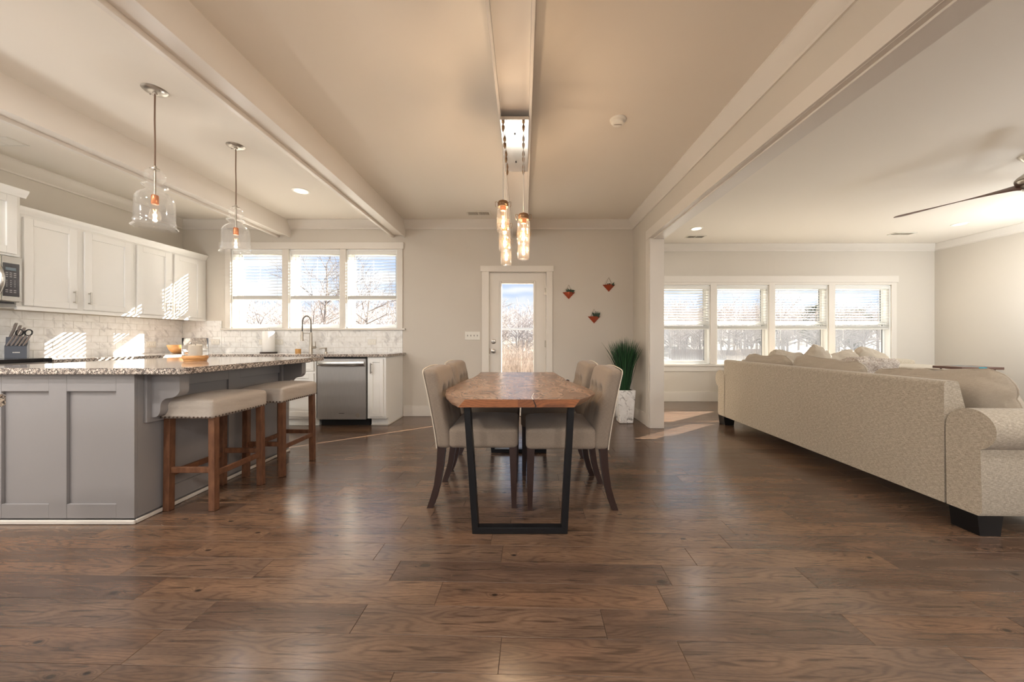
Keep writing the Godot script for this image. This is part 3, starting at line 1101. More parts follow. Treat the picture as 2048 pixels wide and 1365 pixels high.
# ---------------------------------------------------------------- kitchen
func shaker(parent: Node3D, called: String, x0: float, x1: float, y0: float, y1: float, z: float, handle: String, frame := 0.062) -> Node3D:
	var g := Geo.new()
	g.span(Vector3(x0, y0, z), Vector3(x0 + frame, y1, z + 0.02), 0.002)
	g.span(Vector3(x1 - frame, y0, z), Vector3(x1, y1, z + 0.02), 0.002)
	g.span(Vector3(x0 + frame, y0, z), Vector3(x1 - frame, y0 + frame, z + 0.02), 0.002)
	g.span(Vector3(x0 + frame, y1 - frame, z), Vector3(x1 - frame, y1, z + 0.02), 0.002)
	g.span(Vector3(x0 + frame - 0.002, y0 + frame - 0.002, z), Vector3(x1 - frame + 0.002, y1 - frame + 0.002, z + 0.005), 0.0005)
	var d := part(called, g, M.cabinet, parent)
	if handle:
		var hx := x0 + 0.03 if handle[0] == "l" else x1 - 0.03
		var hy := y0 + 0.115 if handle[1] == "b" else y1 - 0.115
		var h := Geo.new()
		if handle[0] == "m":
			hx = (x0 + x1) / 2
			hy = (y0 + y1) / 2
			h.bar(Vector3(hx - 0.055, hy, z + 0.047), Vector3(hx + 0.055, hy, z + 0.047), 0.012, 0.009)
			for q in [-0.045, 0.045]:
				h.bar(Vector3(hx + q, hy, z + 0.018), Vector3(hx + q, hy, z + 0.048), 0.009, 0.009, Vector3.UP)
		else:
			h.bar(Vector3(hx, hy - 0.064, z + 0.05), Vector3(hx, hy + 0.064, z + 0.05), 0.015, 0.011)
			for q in [-0.05, 0.05]:
				h.bar(Vector3(hx, hy + q, z + 0.018), Vector3(hx, hy + q, z + 0.05), 0.011, 0.011, Vector3.UP)
		part("handle", h, M.nickel, d)
	return d

func cornice(w: float, y: float, d: float, left_end: bool, right_end: bool) -> Geo:
	var g := Geo.new()
	var prof := PackedVector2Array([Vector2(d - 0.02, 0), Vector2(d + 0.006, 0), Vector2(d + 0.01, 0.014), Vector2(d + 0.016, 0.022), Vector2(d + 0.034, 0.05), Vector2(d + 0.036, 0.066), Vector2(d - 0.02, 0.066)])
	var a := -0.034 if left_end else 0.0
	var b := w + (0.034 if right_end else 0.0)
	g.prism(prof, b - a, Transform3D(Basis(Vector3(0, 0, 1), Vector3.UP, Vector3(-1, 0, 0)), Vector3(b, y, 0)), 0.85)
	if left_end:
		g.span(Vector3(-0.034, y + 0.03, 0), Vector3(0.0, y + 0.066, d), 0.004)
	if right_end:
		g.span(Vector3(w, y + 0.03, 0), Vector3(w + 0.034, y + 0.066, d), 0.004)
	return g

func outlet(at: Vector3, turn: float, label: String) -> void:
	var o := thing("wall_outlet", label, "outlet", at, turn, "wall outlets on the backsplash")
	var g := Geo.new()
	g.box(Vector3(0, 0, 0.0035), Vector3(0.118, 0.076, 0.007), 0.003)
	part("cover_plate", g, M.outlet, o)
	for s in [-0.024, 0.024]:
		var f := Geo.new()
		f.box(Vector3(s, 0, 0.008), Vector3(0.034, 0.034, 0.003), 0.001)
		var p := part("receptacle", f, M.plastic_white, o)
		var k := Geo.new()
		k.box(Vector3(s, 0.007, 0.0097), Vector3(0.011, 0.0025, 0.001), 0.0003)
		k.box(Vector3(s, -0.007, 0.0097), Vector3(0.009, 0.0025, 0.001), 0.0003)
		part("slot", k, M.slot, p)

func granite_slab(called: String, poly: PackedVector2Array, top: float, thick: float, label: String) -> void:
	# poly in x, z; the slab has an eased edge above and below
	var c := Vector2.ZERO
	for p in poly: c += p
	c /= poly.size()
	var o := thing(called, label, "worktop", Vector3(c.x, top - thick, c.y))
	var g := Geo.new()
	var loc := PackedVector2Array()
	for p in poly: loc.append(p - c)
	var down := Basis(Vector3.RIGHT, Vector3(0, 0, 1), Vector3(0, -1, 0))
	var e := 0.004
	var small := Geometry2D.offset_polygon(loc, -e)[0]
	g.prism(loc, thick - 2 * e, Transform3D(down, Vector3(0, thick - e, 0)), 0.8)
	g.prism(small, e, Transform3D(down, Vector3(0, thick, 0)), 0.8)
	g.prism(small, e, Transform3D(down, Vector3(0, e, 0)), 0.8)
	part("slab", g, M.granite, o)

func round_corner(poly: Array, c: Vector2, r: float, a0: float) -> void:
	for i in 9:
		var a := deg_to_rad(a0 + i * 90.0 / 8.0)
		poly.append(c + Vector2(cos(a), sin(a)) * r)

func build_tiles() -> void:
	var rng := RandomNumberGenerator.new()
	rng.seed = 8
	var th := 0.008
	var groups := [["wall_left", true], ["wall_back", false]]
	for gq in groups:
		var wall: Node3D = get_node(gq[0])
		var rects := [[2.35, 4.93, 0.893, 1.345]] if gq[1] else [[LEFT + 0.009, -4.245, 0.893, 1.345], [-4.245, -1.70, 0.893, 1.212]]
		var gg := Geo.new()
		for r in rects:
			if gq[1]: gg.span(Vector3(LEFT, r[2], -r[0]), Vector3(LEFT + 0.006, r[3], -r[1]), 0.0002)
			else: gg.span(Vector3(r[0], r[2], BACK), Vector3(r[1], r[3], BACK + 0.006), 0.0002)
		part("grout", gg, M.grout, wall)
		var cache := {}
		for r in rects:
			var y: float = r[2]
			var row := 0
			while y < r[3] - 0.01:
				var h := minf(0.0755, r[3] - y)
				var x: float = r[0] - (0.0765 if row % 2 == 1 else 0.0) - (fmod(absf(r[0]), 0.153) if not gq[1] else 0.0)
				while x < r[1]:
					var a := maxf(x, r[0])
					var b := minf(x + 0.153, r[1])
					if b - a > 0.012:
						var key := "%d %d" % [int((b - a) * 1000), int(h * 1000)]
						if not cache.has(key):
							var g := Geo.new()
							g.box(Vector3.ZERO, Vector3(b - a - 0.002, h - 0.002, th), 0.0012)
							cache[key] = g.mesh()
						var proud := rng.randf() * 0.0006
						if gq[1]:
							part_mesh("tile", cache[key], M.marble_tile, wall, Transform3D(Basis(Vector3.UP, PI / 2), Vector3(LEFT + 0.004 + proud, y + h / 2, -(a + b) / 2)))
						else:
							part_mesh("tile", cache[key], M.marble_tile, wall, Transform3D(Basis(), Vector3((a + b) / 2, y + h / 2, BACK + 0.004 + proud)))
					x += 0.153
				y += 0.0755
				row += 1

func build_stool() -> Node3D:
	var o := thing("bar_stool", "backless beige bar stool with brown wooden legs, the one nearer the viewer", "stool", Vector3(-2.08, 0, -2.388), 0.0, "nailhead bar stools at the island")
	for sx in [-1, 1]:
		for sz in [-1, 1]:
			var g := Geo.new()
			g.bar(Vector3(sx * 0.142, 0, sz * 0.196), Vector3(sx * 0.138, 0.6, sz * 0.193), 0.04, 0.04)
			part("leg", g, M.stool_wood, o)
	for s in [-1, 1]:
		var g := Geo.new()
		g.box(Vector3(0, 0.253, s * 0.195), Vector3(0.25, 0.036, 0.02))
		part("stretcher", g, M.stool_wood, o)
		var q := Geo.new()
		q.box(Vector3(s * 0.141, 0.226, 0), Vector3(0.02, 0.036, 0.36))
		part("stretcher", q, M.stool_wood, o)
	var st := Geo.new()
	st.soft(Vector3(0, 0.638, 0), Vector3(0.336, 0.124, 0.47), 0.028, 18, func(p: Vector3) -> Vector3:
		if p.y > 0:
			var ex := 1.0 - pow(absf(p.x) / 0.168, 2.5)
			var ez := 1.0 - pow(absf(p.z) / 0.235, 2.5)
			p.y += 0.022 * maxf(ex, 0.0) * maxf(ez, 0.0) - 0.004
		var wr := fine.get_noise_2d(p.z * 7.0 + p.x * 3.0, p.y * 60.0) * 0.0035
		var q := Vector3(p.x, 0, p.z)
		return p + q.normalized() * wr)
	part("seat", st, M.stool_cloth, o)
	var nh := Geo.new()
	var dome := func(c: Vector3, out: Vector3) -> void:
		nh.t = Transform3D(Basis(Quaternion(Vector3.UP, out)), c)
		nh.lathe([Vector2(0.0058, 0), Vector2(0.0045, 0.0028), Vector2(0.002, 0.0042), Vector2(0, 0.0045)], 8)
	for i in 13:
		for s in [-1, 1]:
			dome.call(Vector3(-0.15 + i * 0.025, 0.59, s * 0.2345), Vector3(0, 0, s))
	for i in 18:
		for s in [-1, 1]:
			dome.call(Vector3(s * 0.1675, 0.59, -0.2125 + i * 0.025), Vector3(s, 0, 0))
	tag(part("nailhead_trim", nh, M.nailhead, o), "", "", "", "stuff")
	return o

func build_pendant(at: Vector3, label: String) -> void:
	var o := thing("pendant_lamp", label, "pendant lamp", at, 0.0, "glass pendant lamps over the island")
	var drop := at.y - 1.824   # height of the ceiling above the rim of the shade
	var c := Geo.new()
	c.lathe([Vector2(0, -0.03), Vector2(0.012, -0.03), Vector2(0.014, -0.02), Vector2(0.03, -0.019), Vector2(0.058, -0.012), Vector2(0.068, -0.003), Vector2(0.068, 0)], 36)
	for s in [-1, 1]:
		c.lathe([Vector2(0, -0.022), Vector2(0.004, -0.022), Vector2(0.004, -0.012)], 8, Vector3(s * 0.045, 0, s * 0.012))
	part("canopy", c, M.nickel, o)
	var y0 := -drop
	var w := Geo.new()
	w.tube([Vector3(0, -0.02, 0), Vector3(-0.002, -0.2, 0), Vector3(0.002, -0.35, 0.001), Vector3(0, y0 + 0.39, 0)], 0.0045, 8)
	part("cord", w, M.wire, o)
	var f := Geo.new()
	f.tube([Vector3(0, y0 + 0.4, 0), Vector3(0, y0 + 0.21, 0)], 0.0065, 10)
	f.lathe([Vector2(0, y0 + 0.415), Vector2(0.009, y0 + 0.415), Vector2(0.011, y0 + 0.4), Vector2(0.026, y0 + 0.396), Vector2(0.026, y0 + 0.389), Vector2(0, y0 + 0.389)], 20)
	part("stem", f, M.nickel_soft, o)
	var s := Geo.new()
	s.lathe([Vector2(0, y0 + 0.218), Vector2(0.017, y0 + 0.218), Vector2(0.02, y0 + 0.21), Vector2(0.02, y0 + 0.16), Vector2(0.017, y0 + 0.156), Vector2(0, y0 + 0.156)], 20)
	part("socket", s, M.copper, o)
	var prof := []
	for q in [[0.02, 0.39], [0.034, 0.385], [0.049, 0.37], [0.056, 0.348], [0.052, 0.325], [0.038, 0.308], [0.034, 0.301], [0.045, 0.294], [0.064, 0.285], [0.068, 0.279], [0.062, 0.272], [0.05, 0.264], [0.047, 0.255], [0.052, 0.243], [0.07, 0.232], [0.088, 0.214], [0.098, 0.19], [0.101, 0.15], [0.102, 0.06], [0.103, 0.045], [0.107, 0.034], [0.104, 0.026], [0.108, 0.012], [0.116, 0.003], [0.117, 0.0]]:
		prof.append(Vector2(q[0], y0 + q[1]))
	for i in range(prof.size() - 1, -1, -1):
		prof.append(prof[i] - Vector2(0.0025, 0.0))
	var g := Geo.new()
	g.lathe(prof, 48, Vector3.ZERO, 0.3)
	part("shade", g, M.shade_glass, o)
	bulb(o, Vector3(0, y0 + 0.156, 0), 0.115, 0.031, 0.6)

func bulb(o: Node3D, at: Vector3, h: float, r: float, power: float) -> void:
	var b := Geo.new()
	b.lathe([Vector2(0.013, 0), Vector2(0.016, -0.12 * h), Vector2(r * 0.72, -0.38 * h), Vector2(r * 0.96, -0.62 * h), Vector2(r, -0.75 * h), Vector2(r * 0.86, -0.9 * h), Vector2(r * 0.5, -0.98 * h), Vector2(0, -h)], 20, at)
	var e := part("bulb", b, M.bulb_glass, o)
	var f := Geo.new()
	var pts := []
	for i in 9:
		var a := PI * i
		pts.append(at + Vector3(cos(i * 2.4) * r * 0.3, -h * (0.3 if i % 2 == 0 else 0.82), sin(i * 2.4) * r * 0.3))
	f.tube(pts, 0.0011, 5)
	part("filament", f, M.filament, e)
	var l := OmniLight3D.new()
	l.name = "lamp"
	l.light_color = Color(1.0, 0.86, 0.7) if h < 0.11 else Color(1.0, 0.985, 0.96)
	l.light_energy = power * LAMP
	l.light_size = 0.01
	l.omni_range = 20.0
	l.omni_attenuation = 2.0
	l.shadow_enabled = true
	l.position = at + Vector3(0, -h * 0.6, 0)
	o.add_child(l)

func build_kitchen() -> void:
	build_tiles()
	# wall cabinets; local x runs away from the viewer, local z into the room
	var fz := 0.33
	var specs := [[3.083, 0.932, [[0.035, 0.41, "rb"], [0.468, 0.888, "lb"]], "white double door wall cabinet with a handle each side of its middle, beside the microwave"], [4.015, 0.912, [[0.02, 0.4, "rb"], [0.452, 0.83, "lb"]], "white double door wall cabinet in the corner by the kitchen windows"]]
	for i in 2:
		var sp: Array = specs[i]
		var o := thing("wall_cabinet", sp[3], "cabinet", Vector3(LEFT, 1.34, -sp[0]), 90.0, "white wall cabinets")
		var g := Geo.new()
		g.span(Vector3(0, 0.02, 0.001), Vector3(sp[1], 0.87, fz), 0.002)
		part("body", g, M.cabinet, o)
		var r := Geo.new()
		r.span(Vector3(0, -0.004, fz - 0.02), Vector3(sp[1], 0.03, fz + 0.006), 0.003)
		part("light_rail", r, M.cabinet, o)
		for d in sp[2]:
			shaker(o, "door", d[0], d[1], 0.038, 0.828, fz, d[2])
		part("cornice", cornice(sp[1], 0.852, fz, false, false), M.cabinet, o)
	var oc := thing("wall_cabinet", "taller white wall cabinet above the microwave at the left edge", "cabinet", Vector3(LEFT, 1.795, -2.31), 90.0, "white wall cabinets")
	var og := Geo.new()
	og.span(Vector3(0, 0, 0.001), Vector3(0.77, 0.55, 0.37), 0.002)
	part("body", og, M.cabinet, oc)
	shaker(oc, "door", 0.02, 0.375, 0.02, 0.52, 0.37, "rb")
	shaker(oc, "door", 0.385, 0.74, 0.02, 0.52, 0.37, "lb")
	part("cornice", cornice(0.77, 0.53, 0.37, true, true), M.cabinet, oc)
	# microwave
	var mw := thing("microwave", "stainless over-range microwave with a curved handle and dark keypad", "microwave", Vector3(LEFT, 1.383, -2.315), 90.0)
	var mb := Geo.new()
	mb.span(Vector3(0, 0.015, 0.001), Vector3(0.762, 0.408, 0.37), 0.002)
	part("body", mb, M.stainless, mw)
	var md := Geo.new()
	md.span(Vector3(0, 0.02, 0.371), Vector3(0.64, 0.406, 0.398), 0.004)
	var mdo := part("door", md, M.stainless_bright, mw)
	var mg := Geo.new()
	mg.span(Vector3(0.06, 0.09, 0.397), Vector3(0.54, 0.33, 0.4), 0.001)
	part("window", mg, M.black_glass, mdo)
	var mh := Geo.new()
	var hp := []
	for i in 13:
		var q := i / 12.0
		hp.append(Vector3(0.605, 0.06 + 0.27 * q, 0.4 + 0.05 * sin(PI * q)))
	mh.tube(hp, 0.017, 10)
	part("handle", mh, M.stainless_bright, mdo)
	var mp := Geo.new()
	mp.span(Vector3(0.643, 0.02, 0.371), Vector3(0.762, 0.406, 0.394), 0.004)
	var mpp := part("control_panel", mp, M.stainless_bright, mw)
	var mk := Geo.new()
	mk.span(Vector3(0.646, 0.06, 0.393), Vector3(0.744, 0.345, 0.396), 0.002)
	part("keypad", mk, M.panel_dark, mpp)
	var ml := Geo.new()
	ml.span(Vector3(0.66, 0.283, 0.3958), Vector3(0.722, 0.308, 0.397), 0.0003)
	part("display", ml, M.lcd, mpp)
	var mq := Geo.new()
	for rr in 11:
		for cc in 3:
			if rr in [3, 8]: continue
			var wkey := 0.015 if rr < 3 or rr > 8 else 0.006
			mq.box(Vector3(0.668 + cc * 0.024, 0.262 - rr * 0.0165, 0.3963), Vector3(wkey, 0.0042, 0.0006), 0.0002)
	part("key_print", mq, M.print, mpp)
	var mv := Geo.new()
	mv.span(Vector3(0.02, 0.0, 0.06), Vector3(0.74, 0.016, 0.36), 0.003)
	part("vent_panel", mv, M.panel_dark, mw)
	# range below it
	var rg := thing("range", "black topped kitchen range below the microwave", "stove", Vector3(LEFT, 0, -2.31), 90.0)
	var rb := Geo.new()
	rb.span(Vector3(0.002, 0.05, 0.01), Vector3(0.758, 0.88, 0.64), 0.003)
	part("body", rb, M.stainless, rg)
	var rt := Geo.new()
	rt.span(Vector3(0.0, 0.88, 0.01), Vector3(0.76, 0.912, 0.67), 0.004)
	part("cooktop", rt, M.black_glass, rg)
	var ro := Geo.new()
	ro.span(Vector3(0.02, 0.2, 0.64), Vector3(0.74, 0.76, 0.665), 0.004)
	ro.bar(Vector3(0.06, 0.7, 0.7), Vector3(0.7, 0.7, 0.7), 0.02, 0.02, Vector3.UP)
	part("oven_door", ro, M.stainless, rg)
	# base cabinets
	var bl := thing("base_cabinet", "white base cabinets along the left wall behind the island", "cabinet", Vector3(LEFT, 0, -3.085), 90.0, "white base cabinets")
	var bg := Geo.new()
	bg.span(Vector3(0, 0.1, 0.01), Vector3(1.2, 0.864, 0.6), 0.002)
	bg.span(Vector3(0, 0.0, 0.01), Vector3(1.2, 0.1, 0.53), 0.002)
	part("body", bg, M.cabinet, bl)
	for k in 3:
		shaker(bl, "door", 0.02 + k * 0.4, 0.38 + k * 0.4, 0.12, 0.68, 0.6, "rt")
		shaker(bl, "drawer", 0.02 + k * 0.4, 0.38 + k * 0.4, 0.7, 0.85, 0.6, "mm", 0.03)
	# local x = world x for the back wall
	var cc0 := thing("base_cabinet", "white base cabinet in the back corner behind the island", "cabinet", Vector3(-4.16, 0, BACK), 0.0, "white base cabinets")
	var cg := Geo.new()
	cg.span(Vector3(0, 0.1, 0.001), Vector3(0.81, 0.864, 0.6), 0.002)
	cg.span(Vector3(0, 0.0, 0.001), Vector3(0.81, 0.1, 0.53), 0.002)
	part("body", cg, M.cabinet, cc0)
	shaker(cc0, "door", 0.05, 0.42, 0.12, 0.85, 0.6, "rt")
	shaker(cc0, "door", 0.43, 0.8, 0.12, 0.85, 0.6, "lt")
	var sk := thing("base_cabinet", "white sink cabinet directly left of the dishwasher", "cabinet", Vector3(-3.345, 0, BACK), 0.0, "white base cabinets")
	var sg := Geo.new()
	sg.span(Vector3(0, 0.1, 0.001), Vector3(0.78, 0.864, 0.6), 0.002)
	part("body", sg, M.cabinet, sk)
	var sg2 := Geo.new()
	sg2.span(Vector3(0, 0.0, 0.001), Vector3(0.78, 0.1, 0.53), 0.002)
	sg2.span(Vector3(0, 0.0, 0.53), Vector3(0.78, 0.018, 0.545), 0.004)
	part("toe_kick", sg2, M.cabinet, sk)
	shaker(sk, "door", 0.02, 0.375, 0.125, 0.66, 0.6, "rt")
	shaker(sk, "door", 0.395, 0.76, 0.125, 0.66, 0.6, "lt")
	shaker(sk, "drawer_front", 0.02, 0.375, 0.69, 0.845, 0.6, "", 0.035)
	shaker(sk, "drawer_front", 0.395, 0.76, 0.69, 0.845, 0.6, "", 0.035)
	var en := thing("base_cabinet", "narrow white base cabinet closing the counter right of the dishwasher", "cabinet", Vector3(-1.93, 0, BACK), 0.0, "white base cabinets")
	var eg := Geo.new()
	eg.span(Vector3(0, 0.1, 0.001), Vector3(0.215, 0.864, 0.6), 0.002)
	part("body", eg, M.cabinet, en)
	var ek := Geo.new()
	ek.span(Vector3(0.02, 0.0, 0.001), Vector3(0.215, 0.1, 0.53), 0.002)
	part("toe_kick", ek, M.cabinet, en)
	var ep := Geo.new()
	ep.span(Vector3(0.215, 0.0, 0.001), Vector3(0.231, 0.864, 0.53), 0.002)
	ep.span(Vector3(0.215, 0.1, 0.53), Vector3(0.231, 0.864, 0.604), 0.002)
	part("end_panel", ep, M.cabinet, en)
	var es := Geo.new()
	es.span(Vector3(0.231, 0.0, 0.001), Vector3(0.242, 0.018, 0.545), 0.004)
	es.span(Vector3(0.02, 0.0, 0.53), Vector3(0.242, 0.018, 0.545), 0.004)
	part("shoe_moulding", es, M.trim, en)
	shaker(en, "door", 0.03, 0.2, 0.128, 0.84, 0.6, "lt", 0.042)
	# dishwasher
	var dw := thing("dishwasher", "stainless steel dishwasher with a broad bar handle", "dishwasher", Vector3(-2.24, 0, BACK + 0.62))
	var dd := Geo.new()
	dd.span(Vector3(-0.302, 0.09, -0.045), Vector3(0.297, 0.842, 0.0), 0.006)
	var ddo := part("door", dd, M.stainless, dw)
	var dh := Geo.new()
	dh.sheet(func(u: float, q: float) -> Vector3:
		var x := -0.285 + 0.57 * u
		return Vector3(x, 0.757 + 0.05 * q, 0.026 + 0.02 * (1.0 - pow(absf(2.0 * u - 1.0), 4.0)) + 0.006 * sin(PI * q)), 24, 6, Vector3(0, 0, 1))
	dh.span(Vector3(-0.285, 0.757, -0.002), Vector3(0.285, 0.807, 0.027), 0.004)
	part("handle", dh, M.stainless_bright, ddo)
	var dl := Geo.new()
	for k in 9:
		dl.box(Vector3(-0.03 + k * 0.0075, 0.168, 0.0006), Vector3(0.0052, 0.0085 if k % 3 == 0 else 0.006, 0.001), 0.0003)
	part("name_mark", dl, M.panel_dark, ddo)
	var de := Geo.new()
	de.t = Transform3D(Basis(Vector3.RIGHT, PI / 2), Vector3(0.2, 0.145, 0.0))
	de.lathe([Vector2(0.026, 0), Vector2(0.026, 0.0015), Vector2(0.02, 0.002), Vector2(0, 0.002)], 20)
	part("sticker", de, M.nickel_soft, ddo)
	var db := Geo.new()
	db.span(Vector3(-0.302, 0.1, -0.58), Vector3(0.297, 0.862, -0.045), 0.002)
	part("tub", db, M.black, dw)
	var dk := Geo.new()
	dk.span(Vector3(-0.3, 0.0, -0.5), Vector3(0.306, 0.1, -0.095), 0.003)
	part("toe_kick", dk, M.black, dw)
	# worktops
	var pl := [Vector2(LEFT + 0.01, -3.085), Vector2(-4.14, -3.085), Vector2(-4.14, BACK + 0.64)]
	round_corner(pl, Vector2(-1.69, BACK + 0.605), 0.035, 90.0)
	pl = [Vector2(LEFT + 0.01, BACK + 0.009), Vector2(-1.655, BACK + 0.009), Vector2(-1.655, BACK + 0.605)]
	round_corner(pl, Vector2(-1.69, BACK + 0.605), 0.035, 0.0)
	pl.append_array([Vector2(-4.14, BACK + 0.64), Vector2(-4.14, -3.085), Vector2(LEFT + 0.01, -3.085)])
	granite_slab("perimeter_worktop", PackedVector2Array(pl), 0.897, 0.032, "speckled granite worktop running along the left and back kitchen walls")
	var il := [Vector2(-3.28, -3.41), Vector2(-1.945, -3.41)]
	round_corner(il, Vector2(-2.0, -2.05), 0.055, 0.0)
	il.append(Vector2(-3.28, -1.995))
	granite_slab("island_worktop", PackedVector2Array(il), 0.905, 0.036, "speckled granite island worktop overhanging above the two stools")
	# island
	var ip := Vector3(-2.73, 0, -2.71)
	var isl := thing("kitchen_island", "grey panelled kitchen island with scrolled brackets", "kitchen island", ip)
	var off := Transform3D(Basis(), -ip)
	var ib := Geo.new()
	ib.t = off
	ib.span(Vector3(-3.2, 0.0, -3.37), Vector3(-2.272, 0.868, -2.046), 0.001)
	part("body", ib, M.island, isl)
	var fy := [0.03, 0.112, 0.767, 0.868]
	var fs := Geo.new()
	fs.t = off
	for q in [[-3.2, -3.03], [-2.755, -2.651], [-2.364, -2.257]]:
		fs.span(Vector3(q[0], fy[0], -2.046), Vector3(q[1], fy[3], -2.03), 0.0015)
	for q in [[-3.03, -2.755], [-2.651, -2.364]]:
		fs.span(Vector3(q[0], fy[0], -2.046), Vector3(q[1], fy[1], -2.0305), 0.0015)
		fs.span(Vector3(q[0], fy[2], -2.046), Vector3(q[1], fy[3], -2.0305), 0.0015)
	part("front_panel", fs, M.island, isl)
	var sd := Geo.new()
	sd.t = off
	var zs := [[-2.046, -2.2], [-2.68, -2.79], [-3.24, -3.37]]
	for q in zs:
		sd.span(Vector3(-2.272, fy[0], q[0]), Vector3(-2.257, fy[3], q[1]), 0.0015)
	for q in [[-2.2, -2.68], [-2.79, -3.24]]:
		sd.span(Vector3(-2.272, fy[0], q[0]), Vector3(-2.2575, 0.13, q[1]), 0.0015)
		sd.span(Vector3(-2.272, 0.767, q[0]), Vector3(-2.2575, fy[3], q[1]), 0.0015)
	part("side_panel", sd, M.island, isl)
	var sh := Geo.new()
	sh.t = off
	sh.span(Vector3(-3.2, 0, -2.03), Vector3(-2.243, 0.024, -2.016), 0.005)
	sh.span(Vector3(-2.257, 0, -3.37), Vector3(-2.243, 0.024, -2.03), 0.005)
	part("shoe_moulding", sh, M.trim, isl)
	var cp := PackedVector2Array([Vector2(0, 0), Vector2(0.172, 0), Vector2(0.172, -0.1)])
	for i in 9:
		var a := deg_to_rad(i * 90.0 / 8.0)
		cp.append(Vector2(0.105 + 0.067 * cos(a), -0.1 - 0.05 * sin(a)))
	for i in 9:
		var a := deg_to_rad(90.0 + i * 90.0 / 8.0)
		cp.append(Vector2(0.105 + 0.05 * cos(a), -0.205 + 0.055 * sin(a)))
	for i in 7:
		var a := deg_to_rad(-i * 90.0 / 6.0)
		cp.append(Vector2(0.02 + 0.035 * cos(a), -0.215 + 0.05 * sin(a)))
	cp.append(Vector2(0, -0.265))
	for z in [-2.165, -3.325]:
		var k := Geo.new()
		k.t = off
		k.prism(cp, 0.06, Transform3D(Basis(), Vector3(-2.24, 0.866, z)), 0.85)
		k.span(Vector3(-2.257, 0.572, z - 0.02), Vector3(-2.238, 0.868, z + 0.085), 0.002)
		k.span(Vector3(-2.257, 0.855, z - 0.02), Vector3(-2.04, 0.868, z + 0.085), 0.002)
		part("corbel", k, M.island, isl)
	# worktop end that reaches into the frame beside the viewer
	var pe := [Vector2(-3.0, -1.033)]
	for i in 7:
		var a := deg_to_rad(-90.0 + i * 15.0)
		pe.append(Vector2(-1.535, -1.008) + Vector2(cos(a), sin(a)) * 0.025)
	pe.append(Vector2(-1.51, 0.5))
	pe.append(Vector2(-3.0, 0.5))
	granite_slab("side_worktop", PackedVector2Array(pe), 0.905, 0.036, "tip of a pale granite worktop at the left edge in front of the island")
	var fc := thing("base_cabinet", "base cabinet carrying the granite worktop beside the viewpoint", "cabinet", Vector3(-2.5, 0, -0.25))
	var fg := Geo.new()
	fg.span(Vector3(-0.5, 0, -0.65), Vector3(0.5, 0.868, 0.7), 0.002)
	part("body", fg, M.island, fc)
	# stools
	var st := build_stool()
	copy_of(st, "bar_stool", "backless beige bar stool with brown wooden legs, the one nearer the dishwasher", Vector3(-2.03, 0, -2.935))
	# pendants
	build_pendant(Vector3(-2.482, TALL, -2.357), "clear glass bell pendant lamp, larger and nearer one over the island")
	build_pendant(Vector3(-2.492, TALL, -3.033), "clear glass bell pendant lamp, the further one beside the kitchen window")
	# things on the island
	var cb := thing("candle_holder", "clear glass cylinder candle holder on a round wooden base", "candle holder", Vector3(-2.55, 0.905, -2.72))
	var wbg := Geo.new()
	wbg.lathe([Vector2(0, 0), Vector2(0.066, 0), Vector2(0.069, 0.005), Vector2(0.069, 0.012), Vector2(0.076, 0.018), Vector2(0.079, 0.028), Vector2(0.078, 0.038), Vector2(0.074, 0.043), Vector2(0, 0.043)], 40)
	part("base", wbg, M.bowl_wood, cb)
	var gl := Geo.new()
	gl.lathe([Vector2(0.074, 0.043), Vector2(0.077, 0.046), Vector2(0.077, 0.176), Vector2(0.0755, 0.178), Vector2(0.0735, 0.176), Vector2(0.0735, 0.047), Vector2(0.074, 0.043)], 40)
	part("glass_cylinder", gl, M.solid_glass, cb)
	var cd := thing("candle", "thick cream pillar candle inside the glass holder", "candle", Vector3(-2.55, 0.948, -2.72))
	var cw := Geo.new()
	cw.lathe([Vector2(0, 0), Vector2(0.041, 0), Vector2(0.042, 0.004), Vector2(0.042, 0.07), Vector2(0.04, 0.075), Vector2(0.03, 0.072), Vector2(0, 0.07)], 32)
	part("wax", cw, M.wax, cd)
	var ci := Geo.new()
	ci.tube([Vector3(0, 0.069, 0), Vector3(0.002, 0.081, 0)], 0.0015, 5)
	part("wick", ci, M.black, cd)
	# things on the perimeter worktop
	var ct := 0.897
	var bo := Geo.new()
	bo.lathe([Vector2(0, 0), Vector2(0.04, 0), Vector2(0.065, 0.015), Vector2(0.09, 0.05), Vector2(0.106, 0.1), Vector2(0.108, 0.112), Vector2(0.103, 0.112), Vector2(0.086, 0.055), Vector2(0.06, 0.022), Vector2(0, 0.01)], 40)
	single("wooden_bowl", bo, M.bowl_wood, "round pale wooden bowl in the corner of the worktop", "bowl", Vector3(-4.54, ct, -4.6))
	knife_block(Vector3(-4.63, ct, -3.2))
	outlet(Vector3(LEFT + 0.009, 1.015, -4.5), 90.0, "white outlet on the left backsplash above the wooden bowl")
	outlet(Vector3(LEFT + 0.009, 1.015, -3.62), 90.0, "white outlet on the sunlit backsplash right of the knife block")
	outlet(Vector3(-4.33, 1.046, BACK + 0.009), 0.0, "white outlet on the back wall tiles left of the windows")
	outlet(Vector3(-3.66, 1.046, BACK + 0.009), 0.0, "white outlet half hidden left of the paper towel roll")
	outlet(Vector3(-3.435, 1.046, BACK + 0.009), 0.0, "white outlet half hidden right of the paper towel roll")
	outlet(Vector3(-2.13, 1.046, BACK + 0.009), 0.0, "white outlet on the tiles at the right end of the counter")
	var th := thing("paper_towel_holder", "dark based paper towel holder by the sink", "holder", Vector3(-3.495, ct, -4.8))
	var t1 := Geo.new()
	t1.lathe([Vector2(0, 0), Vector2(0.1, 0), Vector2(0.102, 0.008), Vector2(0.096, 0.014), Vector2(0, 0.014)], 36)
	part("base", t1, M.espresso, th)
	var t2 := Geo.new()
